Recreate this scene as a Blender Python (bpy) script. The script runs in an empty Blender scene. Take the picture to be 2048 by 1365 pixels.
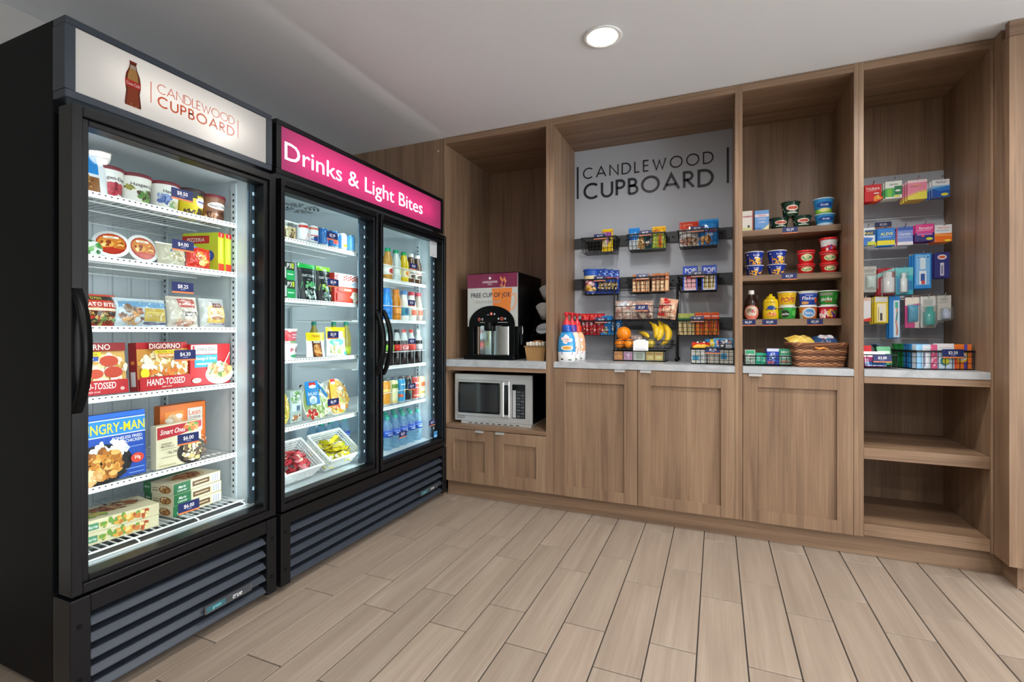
import bpy, math, random
from mathutils import Vector, Matrix

# ------------------------------------------------------------------ camera, world, lamps, exposure
SC = bpy.context.scene
COL = SC.collection
random.seed(7)
TH = 0.4009                                   # yaw of the camera to the left of the depth axis
cam_d = bpy.data.cameras.new('camera')
cam_d.sensor_width = 36.0
cam_d.lens = 36.0 * 965.74 / 2048.0
cam_d.shift_y = -15.4 / 2048.0
cam_d.clip_start = 0.05
cam = bpy.data.objects.new('camera', cam_d)
COL.objects.link(cam)
cam.location = (0, 0, 1.0918)
cam.rotation_euler = (math.pi / 2, 0, TH)
SC.camera = cam

W = bpy.data.worlds.new('World'); SC.world = W; W.use_nodes = True
bg = W.node_tree.nodes['Background']
bg.inputs[0].default_value = (0.95, 0.98, 1.0, 1)
bg.inputs[1].default_value = 4.0

SC.view_settings.view_transform = 'Standard'
SC.view_settings.look = 'None'
SC.view_settings.gamma = 1.0
SC.view_settings.use_curve_mapping = False
SC.view_settings.exposure = 0.62
SC.cycles.transparent_max_bounces = 24
SC.cycles.max_bounces = 8
SC.cycles.sample_clamp_indirect = 6.0

CEIL = 2.41
LAMPS = [(-0.466, 2.13), (0.72, 2.07), (1.9, 2.07), (-0.466, 0.75), (0.72, 0.75), (1.9, 0.75),
         (-0.466, -0.7), (0.72, -0.7), (1.9, -0.7), (-0.466, -2.1), (0.72, -2.1), (1.9, -2.1)]
LAMP_W = 25.0
for lx, ly in LAMPS:
    ld = bpy.data.lights.new('downlight_beam', 'SPOT')
    ld.energy = LAMP_W; ld.spot_size = math.radians(168); ld.spot_blend = 0.7
    ld.shadow_soft_size = 0.06; ld.color = (1.0, 0.96, 0.90)
    lo = bpy.data.objects.new('downlight_beam', ld); COL.objects.link(lo)
    lo.location = (lx, ly, CEIL - 0.03)

def strip(loc, aim, sx, sy, power, col=(0.93, 0.98, 1.0), spread=180):
    d = bpy.data.lights.new('cooler_led', 'AREA'); d.shape = 'RECTANGLE'; d.size = sx; d.size_y = sy
    d.energy = power; d.color = col; d.spread = math.radians(spread)
    o = bpy.data.objects.new('cooler_led', d); COL.objects.link(o); o.location = loc
    o.rotation_euler = Vector(aim).to_track_quat('-Z', 'Y').to_euler()
    return o
FZ = 0.85; RF = 1.2
# (vertical LED strips inside the door frames: local Y of the lamp is vertical)
strip((-1.745, 0.836, 1.05), (-1, 0.55, 0), 0.02, 1.25, FZ * 0.55)
strip((-1.745, 1.379, 1.05), (-1, -0.55, 0), 0.02, 1.25, FZ * 1.15)
strip((-1.745, 1.545, 1.05), (-1, 0.55, 0), 0.02, 1.25, RF * 0.6, (0.76, 0.97, 1.0))
strip((-1.745, 2.038, 1.05), (-1, -0.55, 0), 0.02, 1.25, RF, (0.76, 0.97, 1.0))
strip((-1.745, 2.173, 1.05), (-1, 0.55, 0), 0.02, 1.25, RF, (0.76, 0.97, 1.0))
strip((-1.745, 2.738, 1.05), (-1, -0.55, 0), 0.02, 1.25, RF, (0.76, 0.97, 1.0))

# ------------------------------------------------------------------ colours and materials
def lin(h):
    if not isinstance(h, str): return tuple(h)[:3]
    h = h.lstrip('#')
    out = []
    for i in (0, 2, 4):
        c = int(h[i:i+2], 16) / 255.0
        out.append(c / 12.92 if c <= 0.04045 else ((c + 0.055) / 1.055) ** 2.4)
    return tuple(out)

MATS = {}
def mat(name):
    m = bpy.data.materials.new(name); m.use_nodes = True
    nt = m.node_tree
    MATS[name] = m
    return m, nt, nt.nodes['Principled BSDF']

def simple(name, col, rough=0.5, metal=0.0, emit=None, es=0.0, spec=0.5, noise=0.0, nscale=40):
    m, nt, b = mat(name)
    c = lin(col)
    b.inputs['Base Color'].default_value = (*c, 1)
    b.inputs['Roughness'].default_value = rough
    b.inputs['Metallic'].default_value = metal
    b.inputs['Specular IOR Level'].default_value = spec
    if noise:
        t = nt.nodes.new('ShaderNodeTexNoise'); t.inputs['Scale'].default_value = nscale
        r = nt.nodes.new('ShaderNodeValToRGB')
        r.color_ramp.elements[0].color = (*[x * (1 - noise) for x in c], 1)
        r.color_ramp.elements[1].color = (*[min(1, x * (1 + noise)) for x in c], 1)
        tc = nt.nodes.new('ShaderNodeTexCoord')
        nt.links.new(tc.outputs['Object'], t.inputs['Vector'])
        nt.links.new(t.outputs[0], r.inputs[0]); nt.links.new(r.outputs[0], b.inputs['Base Color'])
    if emit:
        b.inputs['Emission Color'].default_value = (*lin(emit), 1)
        b.inputs['Emission Strength'].default_value = es
    return m

def printed(name, rough, coat=0.0):
    m, nt, b = mat(name)
    a = nt.nodes.new('ShaderNodeAttribute'); a.attribute_name = 'Col'
    nt.links.new(a.outputs['Color'], b.inputs['Base Color'])
    b.inputs['Roughness'].default_value = rough
    b.inputs['Coat Weight'].default_value = coat
    return m
printed('print', 0.42); printed('gloss', 0.18); printed('matte', 0.75)

def thin_clear(name, tint, rough, refl, body=0.0, bodycol='#ffffff'):
    """thin clear film or pane: see-through plus a fresnel reflection (and a little milky body)"""
    m, nt, b = mat(name)
    out = nt.nodes['Material Output']
    tr = nt.nodes.new('ShaderNodeBsdfTransparent'); tr.inputs[0].default_value = (*lin(tint), 1)
    gl = nt.nodes.new('ShaderNodeBsdfGlossy'); gl.inputs['Roughness'].default_value = rough
    lw = nt.nodes.new('ShaderNodeLayerWeight'); lw.inputs[0].default_value = 0.5
    pw = nt.nodes.new('ShaderNodeMath'); pw.operation = 'POWER'; pw.inputs[1].default_value = 5.0
    nt.links.new(lw.outputs['Facing'], pw.inputs[0])
    f0 = ((refl - 1) / (refl + 1)) ** 2
    fr = nt.nodes.new('ShaderNodeMath'); fr.operation = 'MULTIPLY_ADD'; fr.inputs[1].default_value = 1 - f0; fr.inputs[2].default_value = f0
    nt.links.new(pw.outputs[0], fr.inputs[0])
    mx = nt.nodes.new('ShaderNodeMixShader')
    base = tr.outputs[0]
    if body:
        df = nt.nodes.new('ShaderNodeBsdfDiffuse'); df.inputs[0].default_value = (*lin(bodycol), 1)
        m2 = nt.nodes.new('ShaderNodeMixShader'); m2.inputs[0].default_value = body
        nt.links.new(tr.outputs[0], m2.inputs[1]); nt.links.new(df.outputs[0], m2.inputs[2]); base = m2.outputs[0]
    nt.links.new(fr.outputs[0], mx.inputs[0]); nt.links.new(base, mx.inputs[1]); nt.links.new(gl.outputs[0], mx.inputs[2])
    nt.links.new(mx.outputs[0], out.inputs[0])
    return m
thin_clear('glass', '#fbffff', 0.0, 1.22)
thin_clear('film', '#f6f8f8', 0.10, 1.6, 0.05)
thin_clear('water', '#d9f0fa', 0.03, 1.4, 0.16, '#bfe4f4')
thin_clear('clear_plastic', '#f8fbfb', 0.05, 1.45, 0.04)

def wood(name, axis, dark, mid, light, rough=0.45, fine=70, rnd=False, bump=0.02):
    m, nt, b = mat(name)
    N = nt.nodes.new; L = nt.links.new
    tc = N('ShaderNodeTexCoord')
    src = tc.outputs['Object']
    if rnd:
        oi = N('ShaderNodeObjectInfo')
        mu = N('ShaderNodeVectorMath'); mu.operation = 'MULTIPLY_ADD'
        cmb = N('ShaderNodeCombineXYZ')
        for i in range(3): L(oi.outputs['Random'], cmb.inputs[i])
        mu.inputs[1].default_value = (37.0, 91.0, 53.0)
        L(cmb.outputs[0], mu.inputs[0]); L(src, mu.inputs[2]); src = mu.outputs[0]
    def nz(sa, sl, det, rg, dist=0.0):
        mp = N('ShaderNodeMapping'); s = [sa] * 3; s[axis] = sl
        mp.inputs['Scale'].default_value = s
        n = N('ShaderNodeTexNoise'); n.inputs['Scale'].default_value = 1.0
        n.inputs['Detail'].default_value = det; n.inputs['Roughness'].default_value = rg
        n.inputs['Distortion'].default_value = dist
        L(src, mp.inputs[0]); L(mp.outputs[0], n.inputs['Vector']); return n.outputs[0]
    a = nz(16, 0.9, 3, 0.55, 0.6); f = nz(fine * 2.2, 2.2, 3, 0.7); g = nz(5, 0.7, 2, 0.5, 1.2)
    m1 = N('ShaderNodeMath'); m1.operation = 'MULTIPLY_ADD'; m1.inputs[1].default_value = 0.45
    L(a, m1.inputs[0])
    m0 = N('ShaderNodeMath'); m0.operation = 'MULTIPLY'; m0.inputs[1].default_value = 0.33; L(f, m0.inputs[0])
    L(m0.outputs[0], m1.inputs[2])
    m2 = N('ShaderNodeMath'); m2.operation = 'MULTIPLY_ADD'; m2.inputs[1].default_value = 0.22
    L(g, m2.inputs[0]); L(m1.outputs[0], m2.inputs[2])
    r = N('ShaderNodeValToRGB')
    r.color_ramp.elements[0].position = 0.36; r.color_ramp.elements[0].color = (*lin(dark), 1)
    r.color_ramp.elements[1].position = 0.64; r.color_ramp.elements[1].color = (*lin(light), 1)
    e = r.color_ramp.elements.new(0.5); e.color = (*lin(mid), 1)
    L(m2.outputs[0], r.inputs[0])
    col = r.outputs[0]
    if rnd:
        hs = N('ShaderNodeHueSaturation'); mr = N('ShaderNodeMapRange')
        mr.inputs['To Min'].default_value = 0.93; mr.inputs['To Max'].default_value = 1.06
        L(oi.outputs['Random'], mr.inputs[0]); L(mr.outputs[0], hs.inputs['Value']); L(col, hs.inputs['Color']); col = hs.outputs[0]
    L(col, b.inputs['Base Color'])
    b.inputs['Roughness'].default_value = rough
    bp = N('ShaderNodeBump'); bp.inputs['Strength'].default_value = bump * 5; bp.inputs['Distance'].default_value = 0.002
    L(m2.outputs[0], bp.inputs['Height']); L(bp.outputs[0], b.inputs['Normal'])
    return m
WD = ('#6f5745', '#8a6f58', '#a0856b')
wood('wood_z', 2, *WD); wood('wood_x', 0, *WD); wood('wood_y', 1, *WD)
wood('tile', 1, '#8f8073', '#9b8c7e', '#a89a8c', 0.5, 40, True, 0.03)

simple('grout', '#403c39', 0.9)
simple('ceiling_paint', '#e9ecf0', 0.95, noise=0.015, nscale=3)
simple('wall_paint', '#a3a19d', 0.95)
simple('grey_panel', '#b4bbc5', 0.6)
simple('black_metal', '#0e0f12', 0.32, 0.0, spec=0.3)
simple('black_satin', '#070809', 0.34, 0.0, spec=0.16)
simple('black_metal_sheen', '#2c343e', 0.36, 0.3)  # black freezer sign frame, its bluish reflection put into the base colour
simple('black_side', '#08090b', 0.5, 0.0, spec=0.08)
simple('black_matte', '#0c0c0d', 0.7)
simple('louver_metal', '#373e49', 0.4, 0.2)
simple('liner', '#cdd5da', 0.45)
simple('white_wire', '#f4f6f6', 0.35)
simple('white_plastic', '#f1f3f2', 0.4)
simple('steel', '#d6d7d7', 0.36, 0.55, noise=0.04, nscale=3)
simple('mirror_steel', '#d5d8d6', 0.12, 1.0)
simple('chrome', '#d0d2d4', 0.15, 1.0)
simple('dark_rail', '#3a3d43', 0.5)
simple('black_wire', '#151517', 0.4, 0.2)
simple('rubber', '#1b1b1c', 0.8)
simple('led_body', '#3c4b57', 0.35, 0.3)
simple('led', '#9db4c2', 0.3, emit='#cfe6f6', es=0.22)
simple('sign_letter', '#ffffff', 0.5, emit='#fff4fa', es=0.72)
simple('lamp_lens', '#ffffff', 0.5, emit='#fffaf0', es=6.0)
simple('dark_glass', '#2b2c2e', 0.12, spec=0.5)
simple('smoked', '#17181a', 0.08)

m, nt, b = mat('counter')
n1 = nt.nodes.new('ShaderNodeTexNoise'); n1.inputs['Scale'].default_value = 9; n1.inputs['Detail'].default_value = 8; n1.inputs['Distortion'].default_value = 1.5
tc = nt.nodes.new('ShaderNodeTexCoord'); r = nt.nodes.new('ShaderNodeValToRGB')
r.color_ramp.elements[0].position = 0.35; r.color_ramp.elements[0].color = (*lin('#a2a6aa'), 1)
r.color_ramp.elements[1].position = 0.62; r.color_ramp.elements[1].color = (*lin('#b7bbbf'), 1)
nt.links.new(tc.outputs['Object'], n1.inputs['Vector']); nt.links.new(n1.outputs[0], r.inputs[0]); nt.links.new(r.outputs[0], b.inputs['Base Color'])
b.inputs['Roughness'].default_value = 0.3

# a backlit sign face: lets the tube behind it shine through
def sign_face(name, col):
    m, nt, b = mat(name)
    out = nt.nodes['Material Output']
    tl = nt.nodes.new('ShaderNodeBsdfTranslucent'); df = nt.nodes.new('ShaderNodeBsdfDiffuse'); gl = nt.nodes.new('ShaderNodeBsdfGlossy')
    a = nt.nodes.new('ShaderNodeAttribute'); a.attribute_name = 'Col'
    nt.links.new(a.outputs['Color'], tl.inputs[0]); nt.links.new(a.outputs['Color'], df.inputs[0])
    gl.inputs['Roughness'].default_value = 0.2
    mx = nt.nodes.new('ShaderNodeMixShader'); mx.inputs[0].default_value = 0.6
    m2 = nt.nodes.new('ShaderNodeMixShader'); m2.inputs[0].default_value = 0.03
    nt.links.new(df.outputs[0], mx.inputs[1]); nt.links.new(tl.outputs[0], mx.inputs[2])
    nt.links.new(mx.outputs[0], m2.inputs[1]); nt.links.new(gl.outputs[0], m2.inputs[2]); nt.links.new(m2.outputs[0], out.inputs[0])
sign_face('sign_face', None)

# ------------------------------------------------------------------ mesh builder
class MB:
    def __init__(s): s.v = []; s.f = []; s.fm = []; s.fc = []; s.fs = []; s.mats = []
    def mi(s, m):
        if m not in s.mats: s.mats.append(m)
        return s.mats.index(m)
    def add(s, vs, fs, m='print', col=(1, 1, 1), smooth=False):
        b = len(s.v); s.v.extend([tuple(x) for x in vs]); k = s.mi(m)
        for i, f in enumerate(fs):
            s.f.append(tuple(b + j for j in f)); s.fm.append(k)
            s.fc.append(col[i] if isinstance(col, list) else col); s.fs.append(smooth)
        return s
    def box(s, x0, x1, y0, y1, z0, z1, m='print', col='#ffffff', bev=0.0):
        col = lin(col)
        if x1 < x0: x0, x1 = x1, x0
        if y1 < y0: y0, y1 = y1, y0
        if z1 < z0: z0, z1 = z1, z0
        if bev <= 0:
            v = [(x, y, z) for z in (z0, z1) for y in (y0, y1) for x in (x0, x1)]
            return s.add(v, [(0, 2, 3, 1), (4, 5, 7, 6), (0, 1, 5, 4), (2, 6, 7, 3), (0, 4, 6, 2), (1, 3, 7, 5)], m, col)
        v = []; idx = {}
        X = (x0, x1); Y = (y0, y1); Z = (z0, z1); b = bev
        for i in (0, 1):
            for j in (0, 1):
                for k in (0, 1):
                    sx, sy, sz = 1 - 2 * i, 1 - 2 * j, 1 - 2 * k
                    idx[i, j, k, 0] = len(v); v.append((X[i], Y[j] + sy * b, Z[k] + sz * b))
                    idx[i, j, k, 1] = len(v); v.append((X[i] + sx * b, Y[j], Z[k] + sz * b))
                    idx[i, j, k, 2] = len(v); v.append((X[i] + sx * b, Y[j] + sy * b, Z[k]))
        f = []
        for i in (0, 1):
            q = [idx[i, 0, 0, 0], idx[i, 0, 1, 0], idx[i, 1, 1, 0], idx[i, 1, 0, 0]]; f.append(q if i == 0 else q[::-1])
            q = [idx[0, i, 0, 1], idx[1, i, 0, 1], idx[1, i, 1, 1], idx[0, i, 1, 1]]; f.append(q if i == 0 else q[::-1])
            q = [idx[0, 0, i, 2], idx[0, 1, i, 2], idx[1, 1, i, 2], idx[1, 0, i, 2]]; f.append(q if i == 0 else q[::-1])
        for j in (0, 1):
            for k in (0, 1):
                f.append([idx[0, j, k, 1], idx[1, j, k, 1], idx[1, j, k, 2], idx[0, j, k, 2]])
                f.append([idx[j, 0, k, 0], idx[j, 1, k, 0], idx[j, 1, k, 2], idx[j, 0, k, 2]])
                f.append([idx[j, k, 0, 0], idx[j, k, 1, 0], idx[j, k, 1, 1], idx[j, k, 0, 1]])
        for i in (0, 1):
            for j in (0, 1):
                for k in (0, 1):
                    f.append([idx[i, j, k, 0], idx[i, j, k, 1], idx[i, j, k, 2]])
        return s.add(v, f, m, col)
    def prism(s, poly, axis, a0, a1, m='print', col='#ffffff', smooth=False):
        """2D polygon (in the two other axes, in x,y,z order) pulled along an axis"""
        n = len(poly)
        def P(p, a):
            q = list(p); q.insert(axis, a); return q
        v = [P(p, a0) for p in poly] + [P(p, a1) for p in poly]
        f = [(i, (i + 1) % n, n + (i + 1) % n, n + i) for i in range(n)]
        s.add(v, f, m, lin(col), smooth)
        return s.add(v, [tuple(range(n))[::-1], tuple(range(n, 2 * n))], m, lin(col))
    def lathe(s, prof, seg=20, m='print', col='#ffffff', c=(0, 0), smooth=True, sx=1.0, sy=1.0):
        """prof: (r, z[, colour]) from bottom to top"""
        v = []; f = []; cs = []
        cur = lin(col)
        for p in prof:
            for k in range(seg):
                a = 2 * math.pi * k / seg
                v.append((c[0] + sx * p[0] * math.sin(a), c[1] - sy * p[0] * math.cos(a), p[1]))
        for i in range(len(prof) - 1):
            if len(prof[i]) > 2: cur = lin(prof[i][2])
            for k in range(seg):
                k2 = (k + 1) % seg
                f.append((i * seg + k, i * seg + k2, (i + 1) * seg + k2, (i + 1) * seg + k)); cs.append(cur)
        s.add(v, f, m, cs, smooth)
        for i, p in ((0, prof[0]), (len(prof) - 1, prof[-1])):
            if p[0] > 1e-4:
                ring = [v[i * seg + k] for k in range(seg)]
                s.add(ring, [tuple(range(seg)) if i else tuple(range(seg))[::-1]], m, lin(p[2]) if len(p) > 2 else cur)
        return s
    def tube(s, pts, r, seg=6, m='print', col='#ffffff', closed=False, smooth=True):
        pts = [Vector(p) for p in pts]; n = len(pts)
        rs = r if isinstance(r, (list, tuple)) else [r] * n
        v = []; f = []
        up = Vector((0, 0, 1))
        prev = None
        for i, p in enumerate(pts):
            if closed: t = (pts[(i + 1) % n] - pts[i - 1])
            else: t = pts[min(i + 1, n - 1)] - pts[max(i - 1, 0)]
            t.normalize()
            if prev is None:
                a = up.cross(t)
                if a.length < 1e-3: a = Vector((1, 0, 0)).cross(t)
            else:
                a = prev - t * prev.dot(t)
            a.normalize(); prev = a; bb = t.cross(a)
            for k in range(seg):
                g = 2 * math.pi * (k + 0.5) / seg
                v.append(p + (a * math.cos(g) + bb * math.sin(g)) * rs[i])
        rr = n if closed else n - 1
        for i in range(rr):
            j = (i + 1) % n
            for k in range(seg):
                k2 = (k + 1) % seg
                f.append((i * seg + k, i * seg + k2, j * seg + k2, j * seg + k))
        s.add(v, f, m, lin(col), smooth)
        if not closed:
            s.add(v[:seg], [tuple(range(seg))[::-1]], m, lin(col)); s.add(v[-seg:], [tuple(range(seg))], m, lin(col))
        return s
    def bar(s, p, q, r, m='print', col='#ffffff', seg=4):
        return s.tube([p, q], r, seg, m, col, smooth=False)
    def grid(s, fn, nu, nv, m='print', col='#ffffff', smooth=True, colf=None):
        v = [fn(i / nu, j / nv) for j in range(nv + 1) for i in range(nu + 1)]
        f = []; cs = []
        for j in range(nv):
            for i in range(nu):
                a = j * (nu + 1) + i
                f.append((a, a + 1, a + nu + 2, a + nu + 1))
                cs.append(lin(colf((i + .5) / nu, (j + .5) / nv)) if colf else lin(col))
        return s.add(v, f, m, cs, smooth)
    def shift(s, dx, dy, dz):
        s.v = [(x + dx, y + dy, z + dz) for x, y, z in s.v]; return s
    def xf(s, M):
        s.v = [tuple(M @ Vector(p)) for p in s.v]; return s
    def build(s, name, parent=None, loc=(0, 0, 0), rz=0.0, rot=None):
        me = bpy.data.meshes.new(name)
        me.from_pydata(s.v, [], s.f)
        for m in s.mats: me.materials.append(MATS[m])
        me.polygons.foreach_set('material_index', s.fm)
        me.polygons.foreach_set('use_smooth', s.fs)
        ca = me.color_attributes.new('Col', 'FLOAT_COLOR', 'CORNER')
        arr = []
        for p, c in zip(s.f, s.fc): arr.extend([c[0], c[1], c[2], 1.0] * len(p))
        ca.data.foreach_set('color', arr)
        me.update()
        o = bpy.data.objects.new(name, me); COL.objects.link(o)
        if parent is not None: o.parent = parent
        o.location = loc; o.rotation_euler = rot if rot else (0, 0, rz)
        return o

def tag(o, label, cat, group=None):
    o['label'] = label; o['category'] = cat
    if group: o['group'] = group
    return o
def thing(name, label, cat, loc=(0, 0, 0), rz=0.0, group=None, rot=None):
    o = bpy.data.objects.new(name, None); COL.objects.link(o); o.empty_display_size = 0.05
    o.location = loc; o.rotation_euler = rot if rot else (0, 0, rz)
    return tag(o, label, cat, group)
def struct(o): o['kind'] = 'structure'; return o
def wpart(name, mb, root, parent=None):
    """a part built in room coordinates, hung under a thing standing unrotated at root.location"""
    l = root.location
    mb.shift(-l[0], -l[1], -l[2])
    return mb.build(name, parent or root)
def dup(o, loc=None, rz=None, label=None, parent=None):
    c = o.copy(); COL.objects.link(c)
    if parent is not None: c.parent = parent
    if loc is not None: c.location = loc
    if rz is not None: c.rotation_euler = (o.rotation_euler[0], o.rotation_euler[1], rz)
    if label: c['label'] = label
    for ch in list(o.children): dup(ch, parent=c)
    return c

# ------------------------------------------------------------------ flat print on packages
_tx = {}
def glyphs(text, bold=0.0):
    key = (text, bold)
    if key not in _tx:
        cu = bpy.data.curves.new('lettering', 'FONT'); cu.body = text; cu.size = 1.0
        cu.resolution_u = 3; cu.offset = bold; cu.fill_mode = 'FRONT'
        o = bpy.data.objects.new('lettering', cu)
        me = bpy.data.meshes.new_from_object(o)
        vs = [(p.co.x, p.co.y) for p in me.vertices]; fs = [tuple(p.vertices) for p in me.polygons]
        bpy.data.objects.remove(o); bpy.data.curves.remove(cu); bpy.data.meshes.remove(me)
        x0 = min(p[0] for p in vs); x1 = max(p[0] for p in vs)
        vs = [(x - (x0 + x1) / 2, y / 0.73 - 0.5) for x, y in vs]
        _tx[key] = (vs, fs, x1 - x0)
    return _tx[key]

def draw(mb, mp, w, h, cmds, off=0.0004, step=0.00015, m='print', n=1):
    """print commands in 0..1 across and up; mp(u, v, off) places a point of the printed face"""
    rnd = random.Random(len(cmds) * 31 + int(w * 1e4))
    k = off
    def put(vs, fs, col):
        nonlocal k
        mb.add([mp(x, y, k) for x, y in vs], fs, m, lin(col)); k += step
    def ell(cx, cy, rx, ry, col, sg=18, a0=0.0):
        vs = [(cx, cy)]; fs = []
        rings = 3 if n > 1 else 1
        for r in range(1, rings + 1):
            for i in range(sg):
                a = a0 + 2 * math.pi * i / sg
                vs.append((cx + rx * r / rings * math.cos(a), cy + ry * r / rings * math.sin(a)))
        for i in range(sg):
            j = (i + 1) % sg
            fs.append((0, 1 + i, 1 + j))
            for r in range(1, rings):
                fs.append((1 + (r - 1) * sg + i, 1 + r * sg + i, 1 + r * sg + j, 1 + (r - 1) * sg + j))
        put(vs, fs, col)
    for c in cmds:
        t = c[0]
        if t == 'r':
            x0, y0, x1, y1 = (c[1] - .5) * w, c[2] * h, (c[3] - .5) * w, c[4] * h
            nx = max(1, int(round(n * (c[3] - c[1])))); ny = max(1, int(round(n * (c[4] - c[2])))) if n > 1 else 1
            vs = [(x0 + (x1 - x0) * i / nx, y0 + (y1 - y0) * j / ny) for j in range(ny + 1) for i in range(nx + 1)]
            fs = [(j * (nx + 1) + i, j * (nx + 1) + i + 1, (j + 1) * (nx + 1) + i + 1, (j + 1) * (nx + 1) + i) for j in range(ny) for i in range(nx)]
            put(vs, fs, c[5])
        elif t == 'e':
            ell((c[1] - .5) * w, c[2] * h, c[3] * w, c[4] * h, c[5])
        elif t == 'p':
            put([((x - .5) * w, y * h) for x, y in c[1]], [tuple(range(len(c[1])))], c[2])
        elif t == 't':
            s, cx, cy, ch, col = c[1:6]
            mw = c[6] if len(c) > 6 and c[6] else None
            bold = c[7] if len(c) > 7 else 0.018
            sh = c[8] if len(c) > 8 else 0.0
            vs, fs, tw = glyphs(s, min(bold, .010))
            sy = ch * h; sx = sy / 0.73 * 0.92
            if mw and (mw < 0 or tw * sx > mw * w): sx = abs(mw) * w / tw
            put([((cx - .5) * w + (x) * sx + sh * y * sy, cy * h + y * sy) for x, y in vs], fs, col)
        elif t == 'b':
            cx, cy, rx, ry, cols, num, size = c[1:8]
            st = step
            for i in range(num):
                a = rnd.random() * 6.283; q = math.sqrt(rnd.random())
                g = size * (0.6 + 0.8 * rnd.random())
                x = (cx - .5 + rx * q * math.cos(a)) * w; y = (cy + ry * q * math.sin(a)) * h
                vs = []; ns = 7
                rr = g * min(w, h); a0 = rnd.random() * 3
                el = 0.6 + 0.8 * rnd.random()
                for j in range(ns):
                    b_ = a0 + 6.283 * j / ns; jr = 0.75 + 0.5 * rnd.random()
                    vs.append((x + rr * el * jr * math.cos(b_), y + rr / el * jr * math.sin(b_)))
                mb.add([mp(p[0], p[1], k) for p in vs], [tuple(range(ns))], m, lin(rnd.choice(cols))); k += 0.00004
    return mb

def flat(y): return lambda u, v, o: (u, y - o, v)
def cone(r0, r1, h, span=1.3, cx=0.0, cy=0.0, z0=0.0):
    def f(u, v, o):
        r = r0 + (r1 - r0) * v / h
        a = u / max(r0, r1) * span
        return (cx + (r + o) * math.sin(a), cy - (r + o) * math.cos(a), z0 + v)
    return f
# ------------------------------------------------------------------ room shell
def sbox(name, m, *b):
    return struct(MB().box(*b, m=m).build(name))
floor = sbox('floor', 'grout', -2.62, 4.5, -4.0, 3.56, -0.06, -0.004)
sbox('ceiling', 'ceiling_paint', -2.62, 4.5, -4.0, 3.60, CEIL, CEIL + 0.05)
sbox('wall_left', 'wall_paint', -2.70, -2.62, -4.0, 3.60, -0.06, CEIL)
sbox('wall_front', 'wall_paint', -2.62, 4.5, -4.06, -4.0, -0.06, CEIL)
struct(MB().box(4.5, 4.56, -4.0, 3.60, 2.06, CEIL, 'wall_paint').build('added_header_right'))  # unseen header over the right opening, added to darken the ceiling above the coolers
sbox('wall_back', 'wall_paint', -2.62, 4.5, 3.56, 3.62, -0.06, CEIL)

PX, LY, G = 0.1565, 0.597, 0.0046
tile_me = None
for n in range(-16, 16):
    xa = -0.0625 + PX * n
    off = 2.157 if n % 2 == 0 else 2.355
    for k in range(-6, 3):
        ya = off + (k - 1) * LY; yb = ya + LY
        if yb < -0.9 or ya > 2.90: continue
        if yb > 2.95:
            t = MB().box(G / 2, PX - G / 2, G / 2, 2.95 - ya, -0.01, 0.0, 'tile', bev=0.0012).build('tile', floor, (xa, ya, 0))
            continue
        if tile_me is None:
            t = MB().box(G / 2, PX - G / 2, G / 2, LY - G / 2, -0.01, 0.0, 'tile', bev=0.0012).build('tile', floor, (xa, ya, 0))
            tile_me = t.data
        else:
            t = bpy.data.objects.new('tile', tile_me); COL.objects.link(t); t.parent = floor; t.location = (xa, ya, 0)

Y0 = 2.818
kb = MB().box(-1.69, 1.182, Y0 + 0.05, Y0 + 0.065, 0.0, 0.105, 'wood_x')
struct(kb.build('baseboard_back'))
kb = MB().box(1.182, 1.197, 2.74, Y0 + 0.05, 0.0, 0.105, 'wood_y').box(1.1975, 2.6, 2.74, 2.755, 0.0, 0.1055, 'wood_x')
struct(kb.build('baseboard_right'))

# ------------------------------------------------------------------ recessed downlights
for lx, ly in LAMPS[:2]:
    t = thing('downlight', 'round white recessed ceiling downlight, lit, above the floor in front of the snack wall' if ly > 2.1
              else 'round recessed ceiling downlight mirrored in the freezer glass', 'ceiling light', (lx, ly, CEIL), group='recessed ceiling downlights')
    MB().lathe([(0.063, -0.001), (0.083, -0.001), (0.085, -0.004), (0.083, -0.007), (0.066, -0.005), (0.063, -0.001)], 32, 'white_plastic').build('trim_ring', t)
    MB().lathe([(0.0, -0.0035), (0.064, -0.0035)], 32, 'lamp_lens').build('lens', t)

# ------------------------------------------------------------------ wall of cabinets
def shaker(name, root, x0, x1, z0, z1, st=0.066, tr=0.082, br=0.062, y=Y0, pull=None):
    d = MB()
    th = 0.02
    d.box(x0, x0 + st, y, y + th, z0, z1, 'wood_z', bev=0.0012)
    d.box(x1 - st, x1, y, y + th, z0, z1, 'wood_z', bev=0.0012)
    d.box(x0 + st, x1 - st, y, y + th, z1 - tr, z1, 'wood_z')
    d.box(x0 + st, x1 - st, y, y + th, z0, z0 + br, 'wood_z')
    do = wpart(name, d, root)
    p = MB().box(x0 + st, x1 - st, y + 0.0125, y + 0.0185, z0 + br, z1 - tr, 'wood_z')
    wpart('door_panel', p, root, do)
    if pull is not None:
        h = MB().box(pull, pull + 0.06, y - 0.014, y + 0.002, z1 - 0.0005, z1 + 0.0012, 'steel').box(pull, pull + 0.06, y - 0.0155, y - 0.0135, z1 - 0.011, z1 + 0.0012, 'steel')
        wpart('edge_pull', h, root, do)
    return do

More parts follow.
